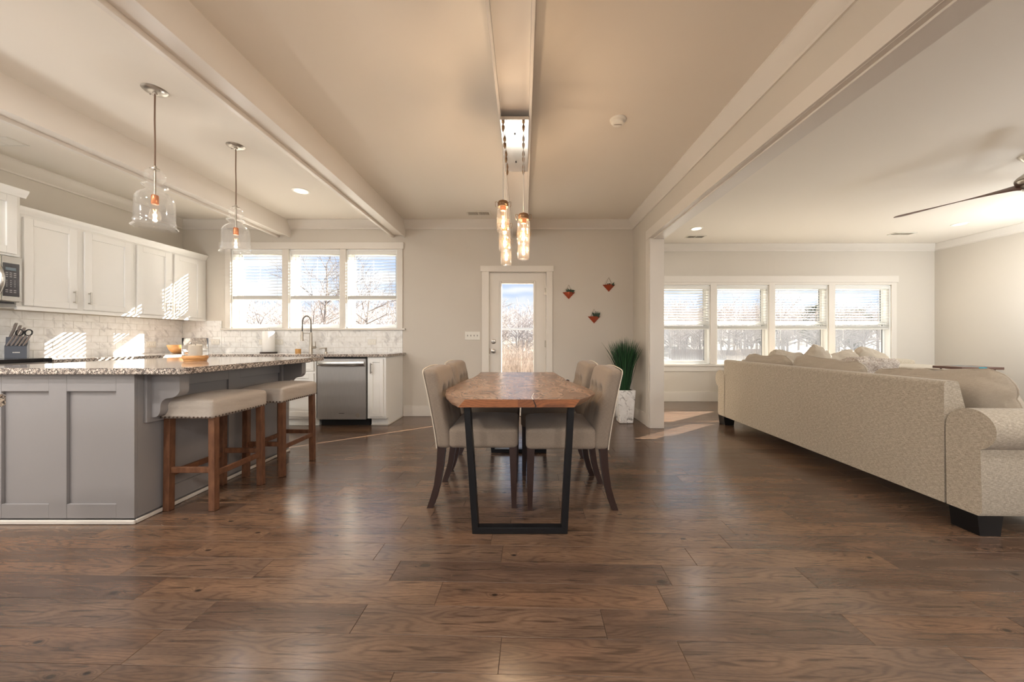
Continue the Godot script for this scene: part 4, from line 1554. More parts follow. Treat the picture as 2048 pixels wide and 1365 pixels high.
	t2.tube([Vector3(0, 0.012, 0), Vector3(0, 0.315, 0)], 0.007, 10)
	t2.lathe([Vector2(0, 0.345), Vector2(0.01, 0.34), Vector2(0.014, 0.328), Vector2(0.009, 0.316), Vector2(0, 0.312)], 14)
	part("rod", t2, M.nickel, th)
	var pr := Geo.new()
	pr.lathe([Vector2(0.02, 0), Vector2(0.07, 0), Vector2(0.072, 0.003), Vector2(0.072, 0.277), Vector2(0.07, 0.28), Vector2(0.02, 0.28), Vector2(0.02, 0)], 36)
	single("paper_towel_roll", pr, M.paper, "white paper towel roll standing on its holder", "paper towel", Vector3(-3.495, ct + 0.014, -4.8))
	var sb := thing("soap_bottle", "clear pump soap bottle with amber soap beside the faucet", "soap bottle", Vector3(-3.085, ct, -4.79))
	var s1 := Geo.new()
	s1.lathe([Vector2(0, 0), Vector2(0.034, 0), Vector2(0.036, 0.004), Vector2(0.036, 0.055), Vector2(0, 0.055)], 24)
	part("soap", s1, M.amber, sb)
	var s2 := Geo.new()
	s2.lathe([Vector2(0.038, 0), Vector2(0.038, 0.09), Vector2(0.03, 0.105), Vector2(0.014, 0.112), Vector2(0.013, 0.12)], 24)
	part("bottle", s2, M.glass, sb)
	var s3 := Geo.new()
	s3.lathe([Vector2(0.014, 0.112), Vector2(0.014, 0.128), Vector2(0.005, 0.13), Vector2(0.005, 0.15), Vector2(0, 0.15)], 16)
	s3.tube([Vector3(0, 0.148, 0), Vector3(-0.03, 0.148, 0.012)], 0.005, 8)
	part("pump", s3, M.plastic_white, sb)
	faucet(Vector3(-2.915, ct, -4.8))
	var sp := thing("soap_dispenser", "brushed metal soap dispenser pump in the counter right of the faucet", "soap dispenser", Vector3(-2.71, ct, -4.8))
	var p1 := Geo.new()
	p1.lathe([Vector2(0.024, 0), Vector2(0.022, 0.01), Vector2(0.013, 0.016), Vector2(0.012, 0.05), Vector2(0.015, 0.055), Vector2(0.015, 0.07), Vector2(0, 0.072)], 20)
	p1.tube([Vector3(0, 0.064, 0), Vector3(-0.03, 0.066, 0.01), Vector3(-0.075, 0.058, 0.02), Vector3(-0.08, 0.05, 0.022)], 0.006, 8)
	part("pump", p1, M.nickel_soft, sp)

func faucet(at: Vector3) -> void:
	var o := thing("kitchen_faucet", "tall brushed metal spring neck faucet in front of the middle window", "faucet", at)
	var g := Geo.new()
	g.lathe([Vector2(0.028, 0), Vector2(0.028, 0.006), Vector2(0.024, 0.012), Vector2(0.0225, 0.1), Vector2(0.019, 0.2), Vector2(0.016, 0.28), Vector2(0, 0.282)], 24)
	part("body", g, M.nickel_soft, o)
	var arc := []
	for i in 25:
		var a := PI * i / 24.0
		arc.append(Vector3(-0.052 + 0.052 * cos(a), 0.42 + 0.085 * sin(a), 0.02 * i / 24.0))
	var path := [Vector3(0, 0.28, 0), Vector3(0, 0.35, 0)] + arc + [Vector3(-0.105, 0.34, 0.022), Vector3(-0.106, 0.28, 0.024)]
	var hs := Geo.new()
	hs.tube(path, 0.007, 8)
	part("hose", hs, M.steel_black, o)
	var sp := Geo.new()
	var curve := Curve3D.new()
	for p in path: curve.add_point(p)
	var total := curve.get_baked_length() - 0.04
	var coil := []
	for i in 420:
		var q := i / 419.0
		var c := curve.sample_baked(q * total)
		var d := (curve.sample_baked(minf(q * total + 0.004, total + 0.03)) - c).normalized()
		var b := Vector3(0, 0, 1)
		var m := d.cross(b).normalized()
		var a := TAU * q * 46.0
		coil.append(c + (m * cos(a) + b * sin(a)) * 0.0105)
	sp.tube(coil, 0.0023, 4)
	part("spring", sp, M.nickel, o)
	var hd := Geo.new()
	hd.t = Transform3D(Basis(), Vector3(-0.106, 0, 0.024))
	hd.lathe([Vector2(0, 0.295), Vector2(0.012, 0.295), Vector2(0.016, 0.28), Vector2(0.0165, 0.2), Vector2(0.02, 0.18), Vector2(0.02, 0.165), Vector2(0, 0.163)], 18)
	for y in [0.2, 0.22, 0.24]:
		hd.box(Vector3(-0.018, y, 0), Vector3(0.008, 0.012, 0.014), 0.002)
	part("spray_head", hd, M.nickel_soft, o)
	var ar := Geo.new()
	ar.tube([Vector3(0, 0.265, 0), Vector3(-0.05, 0.268, 0.012), Vector3(-0.106, 0.268, 0.024)], 0.0055, 8)
	part("docking_arm", ar, M.nickel_soft, o)
	var hl := Geo.new()
	hl.tube([Vector3(0.015, 0.075, 0), Vector3(0.07, 0.075, 0.01)], 0.016, 12)
	hl.tube([Vector3(0.068, 0.078, 0.01), Vector3(0.076, 0.12, 0.02), Vector3(0.078, 0.155, 0.028)], [0.006, 0.005, 0.0045], 8)
	part("lever", hl, M.nickel_soft, o)

func knife_block(at: Vector3) -> void:
	var o := thing("knife_block", "dark grey knife block on small feet beside the range", "knife block", at, 50.0)
	var way := Basis(Vector3.UP, deg_to_rad(50.0))
	var g := Geo.new()
	# stepped block: a low front tier and a tall leaning rear tier
	var side := PackedVector2Array([Vector2(0.075, 0.008), Vector2(0.075, 0.115), Vector2(0.02, 0.135), Vector2(-0.005, 0.2), Vector2(-0.1, 0.165), Vector2(-0.1, 0.008)])
	g.prism(side, 0.116, Transform3D(Basis(Vector3(0, 0, 1), Vector3.UP, Vector3(-1, 0, 0)), Vector3(0.058, 0, 0)))
	part("block", g, M.block, o)
	for q in [[-0.046, 0.06], [0.046, 0.06], [-0.046, -0.08], [0.046, -0.08]]:
		var f := Geo.new()
		f.lathe([Vector2(0, 0), Vector2(0.01, 0), Vector2(0.01, 0.009), Vector2(0, 0.009)], 12, Vector3(q[0], 0, q[1]))
		part("foot", f, M.black, o)
	var lg := Geo.new()
	for k in 6:
		lg.box(Vector3(-0.014 + k * 0.0065, 0.06, 0.0756), Vector3(0.0045, 0.0085, 0.0012), 0.0003)
	part("name_mark", lg, M.plastic_white, o)
	var knife := func(called: String, label: String, base: Vector3, length: float, w: float, lean: float, group: String) -> Node3D:
		var k := thing(called, label, "knife", at + way * base, 50.0, group)
		var h := Geo.new()
		var pts := []
		for i in 7:
			var q := i / 6.0
			pts.append(Vector3(lean * sin(q * 1.4) + 0.01 * q * q, length * q, 0.005 + 0.2 * length * q))
		h.tube(pts, [w * 0.8, w, w * 1.05, w, w * 0.95, w * 1.15, w * 0.7], 8)
		part("handle", h, M.knife_dark, k)
		var e := Geo.new()
		var p2 := []
		for p in pts: p2.append(p + Vector3(w * 0.75, 0, w * 0.3))
		e.tube(p2, w * 0.45, 6)
		part("steel_edge", e, M.knife_steel, k)
		return k
	var words := ["first from the left", "second from the left", "third from the left", "fourth from the left", "fifth from the left"]
	for i in 5:
		knife.call("steak_knife", "steak knife handle in the front row of the block, %s" % words[i], Vector3(-0.048 + i * 0.021, 0.118, 0.05), 0.095, 0.0066, 0.028, "steak knives in the block")
	var big := ["nearest the range", "in the middle of the rear row", "nearest the scissors"]
	for i in 3:
		knife.call("kitchen_knife", "large kitchen knife handle in the block, %s" % big[i], Vector3(-0.046 + i * 0.022, 0.178, -0.05), [0.15, 0.13, 0.11][i], 0.009, 0.03, "large knives in the block")
	var s := thing("kitchen_scissors", "black kitchen scissors with looped handles standing in the block", "scissors", at + way * Vector3(0.03, 0.185, -0.035), 50.0)
	for q in [-1, 1]:
		var l := Geo.new()
		var pts := []
		for i in 17:
			var a := TAU * i / 16.0
			pts.append(Vector3(q * (0.024 + 0.02 * cos(a)) + 0.005, 0.055 + 0.028 * sin(a) + q * 0.004 * cos(a), 0.01))
		l.tube(pts, 0.0055, 7)
		l.tube([Vector3(0, 0.0, 0.004), Vector3(q * 0.012, 0.032, 0.008)], 0.006, 7)
		part("handle_loop", l, M.steel_black, s)
	var b := Geo.new()
	b.bar(Vector3(0, -0.01, 0.0), Vector3(0.002, 0.02, 0.004), 0.016, 0.004)
	part("blade", b, M.knife_steel, s)

# ---------------------------------------------------------------- dining area
func lerp_table(t: Array, q: float) -> float:
	for i in t.size() - 1:
		if q <= t[i + 1][0]:
			return lerpf(t[i][1], t[i + 1][1], smoothstep(t[i][0], t[i + 1][0], q) * 0.5 + 0.5 * clampf((q - t[i][0]) / (t[i + 1][0] - t[i][0]), 0, 1))
	return t[-1][1]

func build_table() -> void:
	var at := Vector3(-0.03, 0, -2.7)
	var o := thing("dining_table", "live edge wooden slab dining table on black steel frame legs", "table", at)
	var lt := [[1.88, -0.314], [1.96, -0.395], [2.08, -0.462], [2.266, -0.4985], [2.39, -0.495], [2.6, -0.478], [2.866, -0.458], [3.0, -0.43], [3.25, -0.424], [3.53, -0.43]]
	var rt := [[1.88, 0.306], [2.0, 0.385], [2.08, 0.425], [2.2, 0.435], [2.304, 0.428], [2.55, 0.385], [2.75, 0.352], [2.82, 0.34], [2.95, 0.343], [3.2, 0.322], [3.53, 0.302]]
	var lb := [[1.88, -0.352], [2.0, -0.415], [2.1, -0.442], [2.266, -0.462], [2.39, -0.46], [2.6, -0.442], [2.866, -0.425], [3.0, -0.4], [3.53, -0.4]]
	var rb := [[1.88, 0.272], [2.0, 0.335], [2.08, 0.365], [2.2, 0.385], [2.304, 0.38], [2.55, 0.345], [2.82, 0.305], [3.2, 0.29], [3.53, 0.27]]
	var z0 := 1.88
	var z1 := 3.53
	var yt := 0.746
	var yb := 0.703
	var g := Geo.new()
	g.t = Transform3D(Basis(), -at)
	g.sheet(func(u: float, q: float) -> Vector3:
		var z := lerpf(z0, z1, q)
		return Vector3(lerpf(lerp_table(lt, z), lerp_table(rt, z), u), yt, -z), 6, 60, Vector3.UP)
	for i in g.v.size():
		g.uv[i] = Vector2(g.v[i].z + 0.9, g.v[i].x + 0.48)
	part("tabletop", g, M.slab, o)
	var e := Geo.new()
	e.t = g.t
	for sd in [0, 1]:
		e.sheet(func(u: float, q: float) -> Vector3:
			var z := lerpf(z0, z1, q)
			var a: float = lerp_table(lt if sd == 0 else rt, z)
			var b: float = lerp_table(lb if sd == 0 else rb, z)
			var s := -1.0 if sd == 0 else 1.0
			var bump := s * (0.012 * sin(PI * u) + fine.get_noise_2d(z * 9.0 + sd * 40.0, u * 3.0) * 0.008 * sin(PI * u)) * clampf((z - z0) / 0.06, 0, 1) * clampf((z1 - z) / 0.06, 0, 1)
			return Vector3(lerpf(a, b, u) + bump, lerpf(yt, yb, u), -z), 6, 90, Vector3(-1 if sd == 0 else 1, 0, 0))
	part("live_edge", e, M.live_edge, o)
	for q in [[z0, 1.0], [z1, -1.0]]:
		var f := Geo.new()
		f.t = g.t
		var z: float = q[0]
		f.quad(Vector3(lerp_table(lt, z), yt, -z), Vector3(lerp_table(rt, z), yt, -z), Vector3(lerp_table(rb, z), yb, -z), Vector3(lerp_table(lb, z), yb, -z), Vector3(0, 0, q[1]))
		part("end_grain", f, M.slab_edge, o)
	var u := Geo.new()
	u.t = g.t
	u.sheet(func(a: float, q: float) -> Vector3:
		var z := lerpf(z0, z1, q)
		return Vector3(lerpf(lerp_table(lb, z), lerp_table(rb, z), a), yb, -z), 4, 40, Vector3.DOWN)
	part("underside", u, M.slab_edge, o)
	var c := Geo.new()
	c.t = g.t
	c.prism(PackedVector2Array([Vector2(0.049, 0.746), Vector2(0.054, 0.746), Vector2(0.07, 0.712), Vector2(0.068, 0.703), Vector2(0.06, 0.703), Vector2(0.062, 0.712)]), 0.001, Transform3D(Basis(), Vector3(0, 0, -1.8805)))
	part("crack", c, M.espresso, o)
	var rs := Geo.new()
	rs.t = g.t
	rs.bar(Vector3(0.051, 0.7462, -1.881), Vector3(0.046, 0.7462, -1.96), 0.004, 0.0008, Vector3.UP, 0.0002)
	rs.bar(Vector3(0.046, 0.7462, -1.96), Vector3(0.062, 0.7462, -2.1), 0.0025, 0.0008, Vector3.UP, 0.0002)
	part("resin_fill", rs, M.plastic_white, o)
	var k := Geo.new()
	k.t = g.t
	k.soft(Vector3(0.352, 0.738, -2.8), Vector3(0.03, 0.026, 0.07), 0.012, 6)
	part("bark_knot", k, M.espresso, o)
	for q in [[1.917, -0.02, 0.0], [3.31, -0.045, 0.005]]:
		var l := Geo.new()
		l.t = g.t
		var z: float = -q[0]
		var cx: float = q[1]
		var w := 0.036
		var d := 0.05
		l.bar(Vector3(cx - 0.244, 0.012, z - 0.025), Vector3(cx - 0.29, 0.697, z - 0.025), w, d)
		l.bar(Vector3(cx + 0.244, 0.012, z - 0.025), Vector3(cx + 0.282, 0.697, z - 0.025), w, d)
		l.span(Vector3(cx - 0.262, 0.0, z - 0.0495), Vector3(cx + 0.262, 0.036, z - 0.0005), 0.003)
		l.span(Vector3(cx - 0.305, 0.695, z - 0.05), Vector3(cx + 0.3, 0.703, z), 0.001)
		part("leg_frame", l, M.steel_black, o)

func back_bend(p: Vector3) -> Vector3:
	# p is relative to the centre of an upright slab 0.10 x 0.495 x 0.48
	var q := maxf((p.y + 0.2475) / 0.495, 0.0)
	var zz := 1.0 - pow(p.z / 0.24, 2.0)
	var r := p
	r.y += 0.016 * zz * q
	r.x -= 0.092 * pow(q, 1.25)
	if p.x > 0:
		r.x += 0.018 * zz * sin(PI * clampf(q, 0, 1))
		var ty := p.y - 0.09
		for b in [-0.13, 0.0, 0.13]:
			var dz: float = p.z - b
			r.x -= 0.046 * exp(-(dz * dz + ty * ty) / 0.0013)
			r.x -= 0.008 * exp(-(dz * dz) / 0.0004) * exp(-pow((ty + 0.08) / 0.08, 2.0))
		r.x -= 0.01 * exp(-ty * ty / 0.0007) * clampf(zz * 2.0, 0, 1)
		r.x += 0.016 * exp(-pow((q - 0.2) / 0.12, 2.0)) * zz
	return r

func build_chair() -> Node3D:
	var o := thing("dining_chair", "tufted beige dining chair at the left of the table, the one nearer the viewer", "chair", Vector3(-0.295, 0, -2.44), 0.0, "dining chairs round the live edge table")
	var s := Geo.new()
	s.soft(Vector3(0.055, 0.447, 0), Vector3(0.41, 0.132, 0.48), 0.03, 18, func(p: Vector3) -> Vector3:
		if p.y > 0:
			var ex := 1.0 - pow(absf(p.x) / 0.205, 3.0)
			var ez := 1.0 - pow(absf(p.z) / 0.24, 2.2)
			p.y += 0.03 * maxf(ex, 0) * maxf(ez, 0)
		if p.x < 0: p.x -= 0.03 * clampf(-p.x / 0.2, 0, 1)
		return p)
	part("seat", s, M.chair_cloth, o)
	var c := Vector3(-0.21, 0.6285, 0)
	var b := Geo.new()
	b.soft(c, Vector3(0.092, 0.495, 0.48), 0.03, 46, back_bend)
	part("backrest", b, M.chair_cloth, o)
	for zb in [-0.13, 0.0, 0.13]:
		var bt := Geo.new()
		var p := back_bend(Vector3(0.046, 0.09, zb)) + c
		bt.soft(p + Vector3(0.004, 0, 0), Vector3(0.012, 0.024, 0.024), 0.006, 4)
		part("button", bt, M.chair_cloth, o)
	var pts := []
	for i in 9: pts.append(Vector3(-0.042, -0.245 + i * 0.058, 0.236))
	for i in 5:
		var a := i * PI / 8.0
		pts.append(Vector3(-0.042, 0.2185 + 0.026 * sin(a), 0.211 + 0.026 * cos(a)))
	for i in 9: pts.append(Vector3(-0.042, 0.2455, 0.2 - i * 0.05))
	for i in 5:
		var a := PI / 2 + i * PI / 8.0
		pts.append(Vector3(-0.042, 0.2185 + 0.026 * sin(a), -0.211 + 0.026 * cos(a)))
	for i in 9: pts.append(Vector3(-0.042, 0.219 - i * 0.058, -0.236))
	var bent := []
	for p in pts: bent.append(back_bend(p) + c)
	var pp := Geo.new()
	pp.tube(bent, 0.0036, 7)
	part("piping", pp, M.piping, o)
	for z in [-0.205, 0.205]:
		var l := Geo.new()
		l.prism(PackedVector2Array([Vector2(0.205, 0.39), Vector2(0.252, 0.39), Vector2(0.25, 0.0), Vector2(0.22, 0.0)]), 0.04, Transform3D(Basis(), Vector3(0, 0, z - 0.02)))
		part("leg", l, M.espresso, o)
		var r := Geo.new()
		r.prism(PackedVector2Array([Vector2(-0.25, 0.39), Vector2(-0.2, 0.39), Vector2(-0.212, 0.27), Vector2(-0.232, 0.15), Vector2(-0.256, 0.06), Vector2(-0.28, 0.0), Vector2(-0.318, 0.0), Vector2(-0.294, 0.07), Vector2(-0.272, 0.15), Vector2(-0.256, 0.27)]), 0.04, Transform3D(Basis(), Vector3(0, 0, z - 0.02)), 0.8)
		part("leg", r, M.espresso, o)
	return o

func build_chandelier() -> void:
	var o := thing("jar_chandelier", "linear chandelier of hanging glass jar lamps on a metal plate above the table", "chandelier", Vector3(-0.06, BEAM, -2.62))
	var off := Transform3D(Basis(), -Vector3(-0.06, BEAM, -2.62))
	var g := Geo.new()
	g.t = off
	g.span(Vector3(-0.155, BEAM - 0.024, -2.965), Vector3(0.036, BEAM, -2.265), 0.003)
	part("canopy_plate", g, M.chrome, o)
	for z in [2.42, 2.8]:
		var s := Geo.new()
		s.t = off
		s.lathe([Vector2(0, -0.008), Vector2(0.004, -0.007), Vector2(0.006, 0.0)], 10, Vector3(-0.06, BEAM - 0.024, -z))
		part("screw", s, M.steel_black, o)
	var jars := [[-0.135, 2.315, 1.781], [-0.135, 2.52, 1.708], [-0.135, 2.72, 1.65], [0.0, 2.315, 1.697], [0.0, 2.52, 1.647], [-0.135, 2.92, 0.0], [0.0, 2.72, 0.0], [0.0, 2.92, 0.0]]
	for j in jars:
		var x: float = j[0]
		var z: float = -j[1]
		var h := Geo.new()
		h.t = off
		h.lathe([Vector2(0, -0.05), Vector2(0.004, -0.048), Vector2(0.009, -0.03), Vector2(0.01, -0.012), Vector2(0.005, -0.004), Vector2(0.005, 0)], 12, Vector3(x, BEAM - 0.024, z))
		part("cord_grip", h, M.old_brass, o)
		if j[2] == 0.0: continue
		var yb: float = j[2]
		var top := yb + 0.205
		var c := Geo.new()
		c.t = off
		c.tube([Vector3(x, BEAM - 0.06, z), Vector3(x + 0.001, (BEAM + top) / 2, z + 0.001), Vector3(x, top, z)], 0.0028, 6)
		part("cord", c, M.clear_cord, o)
		var cap := Geo.new()
		cap.t = off
		cap.lathe([Vector2(0, top + 0.006), Vector2(0.01, top + 0.006), Vector2(0.012, top), Vector2(0.03, top - 0.003), Vector2(0.034, top - 0.008), Vector2(0.034, top - 0.018), Vector2(0.036, top - 0.02), Vector2(0.036, top - 0.03), Vector2(0.034, top - 0.032), Vector2(0.034, top - 0.04), Vector2(0.0, top - 0.04)], 28)
		cap.t = Transform3D()
		for i in cap.v.size(): cap.v[i] += Vector3(x, 0, z)
		part("jar_cap", cap, M.old_brass, o)
		var bail := Geo.new()
		bail.t = off
		for s in [-1, 1]:
			bail.tube([Vector3(x + s * 0.034, top - 0.012, z), Vector3(x + s * 0.042, top - 0.004, z), Vector3(x + s * 0.052, top - 0.006, z), Vector3(x + s * 0.052, top - 0.028, z), Vector3(x + s * 0.045, top - 0.042, z)], 0.0016, 6)
		part("wire_bail", bail, M.old_brass, o)
		var gl := Geo.new()
		gl.t = off * Transform3D(Basis(), Vector3(x, 0, z))
		var prof := [Vector2(0.034, top - 0.032), Vector2(0.036, top - 0.042), Vector2(0.0425, top - 0.056), Vector2(0.0435, top - 0.07), Vector2(0.0435, yb + 0.012), Vector2(0.04, yb + 0.003), Vector2(0.03, yb), Vector2(0, yb + 0.002)]
		for i in range(prof.size() - 2, -1, -1): prof.append(prof[i] + Vector2(-0.0025, 0.002))
		gl.lathe(prof, 32, Vector3.ZERO, 0.4)
		part("jar", gl, M.jar_glass, o)
		var so := Geo.new()
		so.t = off * Transform3D(Basis(), Vector3(x, 0, z))
		so.lathe([Vector2(0.02, top - 0.04), Vector2(0.018, top - 0.06), Vector2(0.015, top - 0.064), Vector2(0, top - 0.064)], 18)
		part("socket", so, M.copper, o)
		bulb(o, Vector3(x, top - 0.064, z) - Vector3(-0.06, BEAM, -2.62), 0.105, 0.024, 1.0)

func build_plant() -> void:
	var o := thing("potted_grass", "tall green ornamental grass in a white marble look pot in the corner", "potted plant", Vector3(1.32, 0, -4.57))
	var p := Geo.new()
	p.soft(Vector3(0, 0.2175, 0), Vector3(0.235, 0.435, 0.235), 0.022, 10, func(q: Vector3) -> Vector3:
		var s := lerpf(0.76, 1.0, (q.y + 0.2175) / 0.435)
		if q.y > 0.21 and absf(q.x) < 0.1 and absf(q.z) < 0.1: q.y -= 0.02
		return Vector3(q.x * s, q.y, q.z * s))
	part("pot", p, M.marble_pot, o)
	var so := Geo.new()
	so.span(Vector3(-0.095, 0.405, -0.095), Vector3(0.095, 0.425, 0.095), 0.01)
	part("soil", so, M.soil, o)
	var rng := RandomNumberGenerator.new()
	rng.seed = 12
	for dark in 2:
		var g := Geo.new()
		for i in 260:
			var a := rng.randf() * TAU
			var r := sqrt(rng.randf())
			var b := Vector3(cos(a), 0, sin(a)) * r * 0.06 + Vector3(0, 0.42, 0)
			var spread := r * rng.randf_range(0.35, 0.95) * 0.21
			if rng.randf() < 0.05: spread *= 1.7
			var h := rng.randf_range(0.5, 0.72) * (1.0 - 0.12 * r)
			var tip := b + Vector3(cos(a) * spread, h, sin(a) * spread)
			tip.x = minf(tip.x, 0.19)
			var mid := b + Vector3(cos(a) * spread * 0.3, h * 0.55, sin(a) * spread * 0.3)
			g.tube([b, mid, (mid + tip) / 2 + Vector3(0, 0.02, 0), tip], [0.0032, 0.003, 0.0022, 0.0005], 4, false)
		tag(part("grass_blades", g, M.grass_blade if dark == 0 else M.grass_dark, o), "", "", "", "stuff")

func wall_planter(at: Vector3, label: String, s: int, count: int, droop: float) -> void:
	var o := thing("wall_planter", label, "wall planter", at, 0.0, "copper wall planters beside the door")
	var L := Vector3(-0.088, 0, 0.002)
	var R := Vector3(0.088, 0, 0.002)
	var F := Vector3(0, -0.004, 0.085)
	var B := Vector3(0, -0.097, 0.006)
	var g := Geo.new()
	for q in [[L, F, B], [F, R, B], [L, R, B]]:
		var nn: Vector3 = (q[1] - q[0]).cross(q[2] - q[0]).normalized()
		var ctr := (L + R + F + B) / 4.0
		if nn.dot(q[0] - ctr) < 0: nn = -nn
		var inn: Vector3 = nn * 0.003
		var i := g.vert(q[0], nn)
		g.vert(q[1], nn)
		g.vert(q[2], nn)
		g.face(i, i + 1, i + 2)
		i = g.vert(q[0] - inn, -nn)
		g.vert(q[1] - inn, -nn)
		g.vert(q[2] - inn, -nn)
		g.face(i, i + 1, i + 2)
	part("pot", g, M.copper_pot, o)
	var d := Geo.new()
	d.prism(PackedVector2Array([Vector2(-0.078, -0.004), Vector2(0.078, -0.004), Vector2(0, -0.074)]), 0.006, Transform3D(Basis(Vector3.RIGHT, Vector3(0, 0, -1), Vector3.UP), Vector3(0, -0.014, 0)))
	part("soil", d, M.soil, o)
	var w := Geo.new()
	w.tube([L * 0.55 + Vector3(0, 0, 0.002), Vector3(0, 0.105, 0.006), R * 0.55 + Vector3(0, 0, 0.002)], 0.0022, 6)
	part("hanger", w, M.old_brass, o)
	var rng := RandomNumberGenerator.new()
	rng.seed = s
	var f := Geo.new()
	for i in count:
		var b := Vector3(rng.randf_range(-0.03, 0.06), -0.01, rng.randf_range(0.015, 0.045))
		var a := rng.randf() * TAU
		var l := rng.randf_range(0.035, 0.075)
		var tip := b + Vector3(cos(a) * l * 0.6, l * rng.randf_range(0.5, 1.0) - droop * l, maxf(sin(a) * l * 0.5, -b.z + 0.008))
		var mid := (b + tip) / 2 + Vector3(0, 0.012, 0.004)
		f.tube([b, mid, tip], [0.004, 0.0075, 0.001], 6)
	part("succulent", f, M.succulent, o)

func build_dining() -> void:
	build_table()
	var ch := build_chair()
	copy_of(ch, "dining_chair", "tufted beige dining chair at the left of the table, the one nearer the door", Vector3(-0.295, 0, -3.06))
	copy_of(ch, "dining_chair", "tufted beige dining chair at the right of the table, the one nearer the viewer", Vector3(0.275, 0, -2.41), 180.0)
	copy_of(ch, "dining_chair", "tufted beige dining chair at the right of the table, the one nearer the door", Vector3(0.24, 0, -2.97), 180.0)
	build_chandelier()
	build_plant()
	wall_planter(Vector3(0.637, 1.745, BACK), "copper triangular wall planter with dark succulents, nearest the door", 3, 26, 0.0)
	wall_planter(Vector3(1.2, 1.85, BACK), "copper triangular wall planter, the highest of three, with few leaves", 4, 10, 0.5)
	wall_planter(Vector3(0.993, 1.405, BACK), "copper triangular wall planter, the lowest of three, with spiky leaves", 5, 20, -0.2)
	var sw := thing("light_switch", "wide beige four-switch plate on the wall left of the door", "light switch", Vector3(-0.718, 1.134, BACK))
	var g := Geo.new()
	g.box(Vector3(0, 0, 0.003), Vector3(0.212, 0.118, 0.006), 0.003)
	part("cover_plate", g, M.outlet, sw)
	for i in 4:
		var k := Geo.new()
		k.bar(Vector3(-0.069 + i * 0.046, -0.002, 0.004), Vector3(-0.069 + i * 0.046, -0.009, 0.017), 0.009, 0.009)
		part("toggle", k, M.outlet, sw)
		var p := Geo.new()
		p.box(Vector3(-0.069 + i * 0.046, 0, 0.0063), Vector3(0.012, 0.025, 0.0008), 0.0002)
		part("toggle_slot", p, M.vent_dark, sw)
	var sm := thing("smoke_detector", "round white smoke detector on the dining ceiling", "smoke detector", Vector3(0.72, TALL, -2.67))
	var s := Geo.new()
	s.lathe([Vector2(0, -0.038), Vector2(0.03, -0.038), Vector2(0.042, -0.034), Vector2(0.046, -0.026), Vector2(0.045, -0.018), Vector2(0.056, -0.014), Vector2(0.06, -0.006), Vector2(0.06, 0)], 36)
	part("housing", s, M.plastic_white, sm)
	var r := Geo.new()
	r.tube([Vector3(-0.03, -0.0385, 0.0), Vector3(0.0, -0.04, 0.004), Vector3(0.03, -0.0385, 0.0)], 0.002, 5)
	part("ridge", r, M.vent_dark, sm)
	ceiling_vent(-0.59, -4.62, 0.32, 0.15, "white air vent on the dining ceiling near the back wall")
	ceiling_vent(-4.42, -2.96, 0.3, 0.14, "white air vent on the kitchen ceiling at the left edge")
	ceiling_vent(2.78, -5.66, 0.3, 0.14, "white air vent on the living room ceiling near the opening")
	ceiling_vent(5.95, -5.5, 0.34, 0.14, "white air vent on the living room ceiling near the right wall")
	recessed_light(-2.505, -3.94, "lit recessed ceiling light in the kitchen above the dishwasher", CAN * 0.06)
	recessed_light(2.6, -5.26, "lit recessed ceiling light in the living room near the opening", CAN * 0.06)
	recessed_light(6.3, -5.05, "lit recessed ceiling light in the living room near the right wall", CAN * 0.06)
	# unseen lights out of view, placed and strengthened to brighten the rooms
	for q in [[-2.505, -0.9, "above the side worktop"], [-4.0, -0.2, "beside the kitchen wall"], [-4.0, 1.6, "in the kitchen corner behind the viewpoint"], [2.6, -0.6, "above the near end of the sofa"], [6.3, -0.8, "by the right living room wall"], [-1.0, 1.4, "left of the dining beam"], [0.9, 1.4, "right of the dining beam"], [3.0, 1.8, "in the near part of the living room"], [6.0, 1.8, "in the far corner behind the viewpoint"]]:
		recessed_light(q[0], q[1], "unseen recessed ceiling light placed to brighten the rooms, " + q[2], CAN * (0.35 if q[0] > 2.0 and q[0] < 4.0 else 1.0))

func added_fill_lamp(at: Vector3, label: String, power: float) -> void:  # added globe lamps out of view, fill light for the rooms
	var o := thing("added_fill_lamp", label, "added fill lamp", at, 0.0, "added fill globes outside the view")
	var b := Geo.new()
	b.lathe([Vector2(0, 0), Vector2(0.14, 0), Vector2(0.14, 0.02), Vector2(0.02, 0.03), Vector2(0.012, 0.06), Vector2(0.012, 1.6), Vector2(0.05, 1.62), Vector2(0.05, 1.64), Vector2(0, 1.64)], 24)
	part("stand", b, M.steel_black, o)
	var g := Geo.new()
	var pr := []
	for i in 17:
		var a := -PI / 2 + PI * i / 16.0
		pr.append(Vector2(0.13 * cos(a), 1.76 + 0.13 * sin(a)))
	g.lathe(pr, 32)
	part("fill_globe", g, M.globe, o)
	var l := OmniLight3D.new()
	l.name = "lamp"
	l.light_color = Color(0.95, 0.98, 1.0)
	l.light_energy = power
	l.light_size = 0.12
	l.omni_range = 30.0
	l.omni_attenuation = 2.0
	l.shadow_enabled = true
	l.position = Vector3(0, 1.76, 0)
	o.add_child(l)

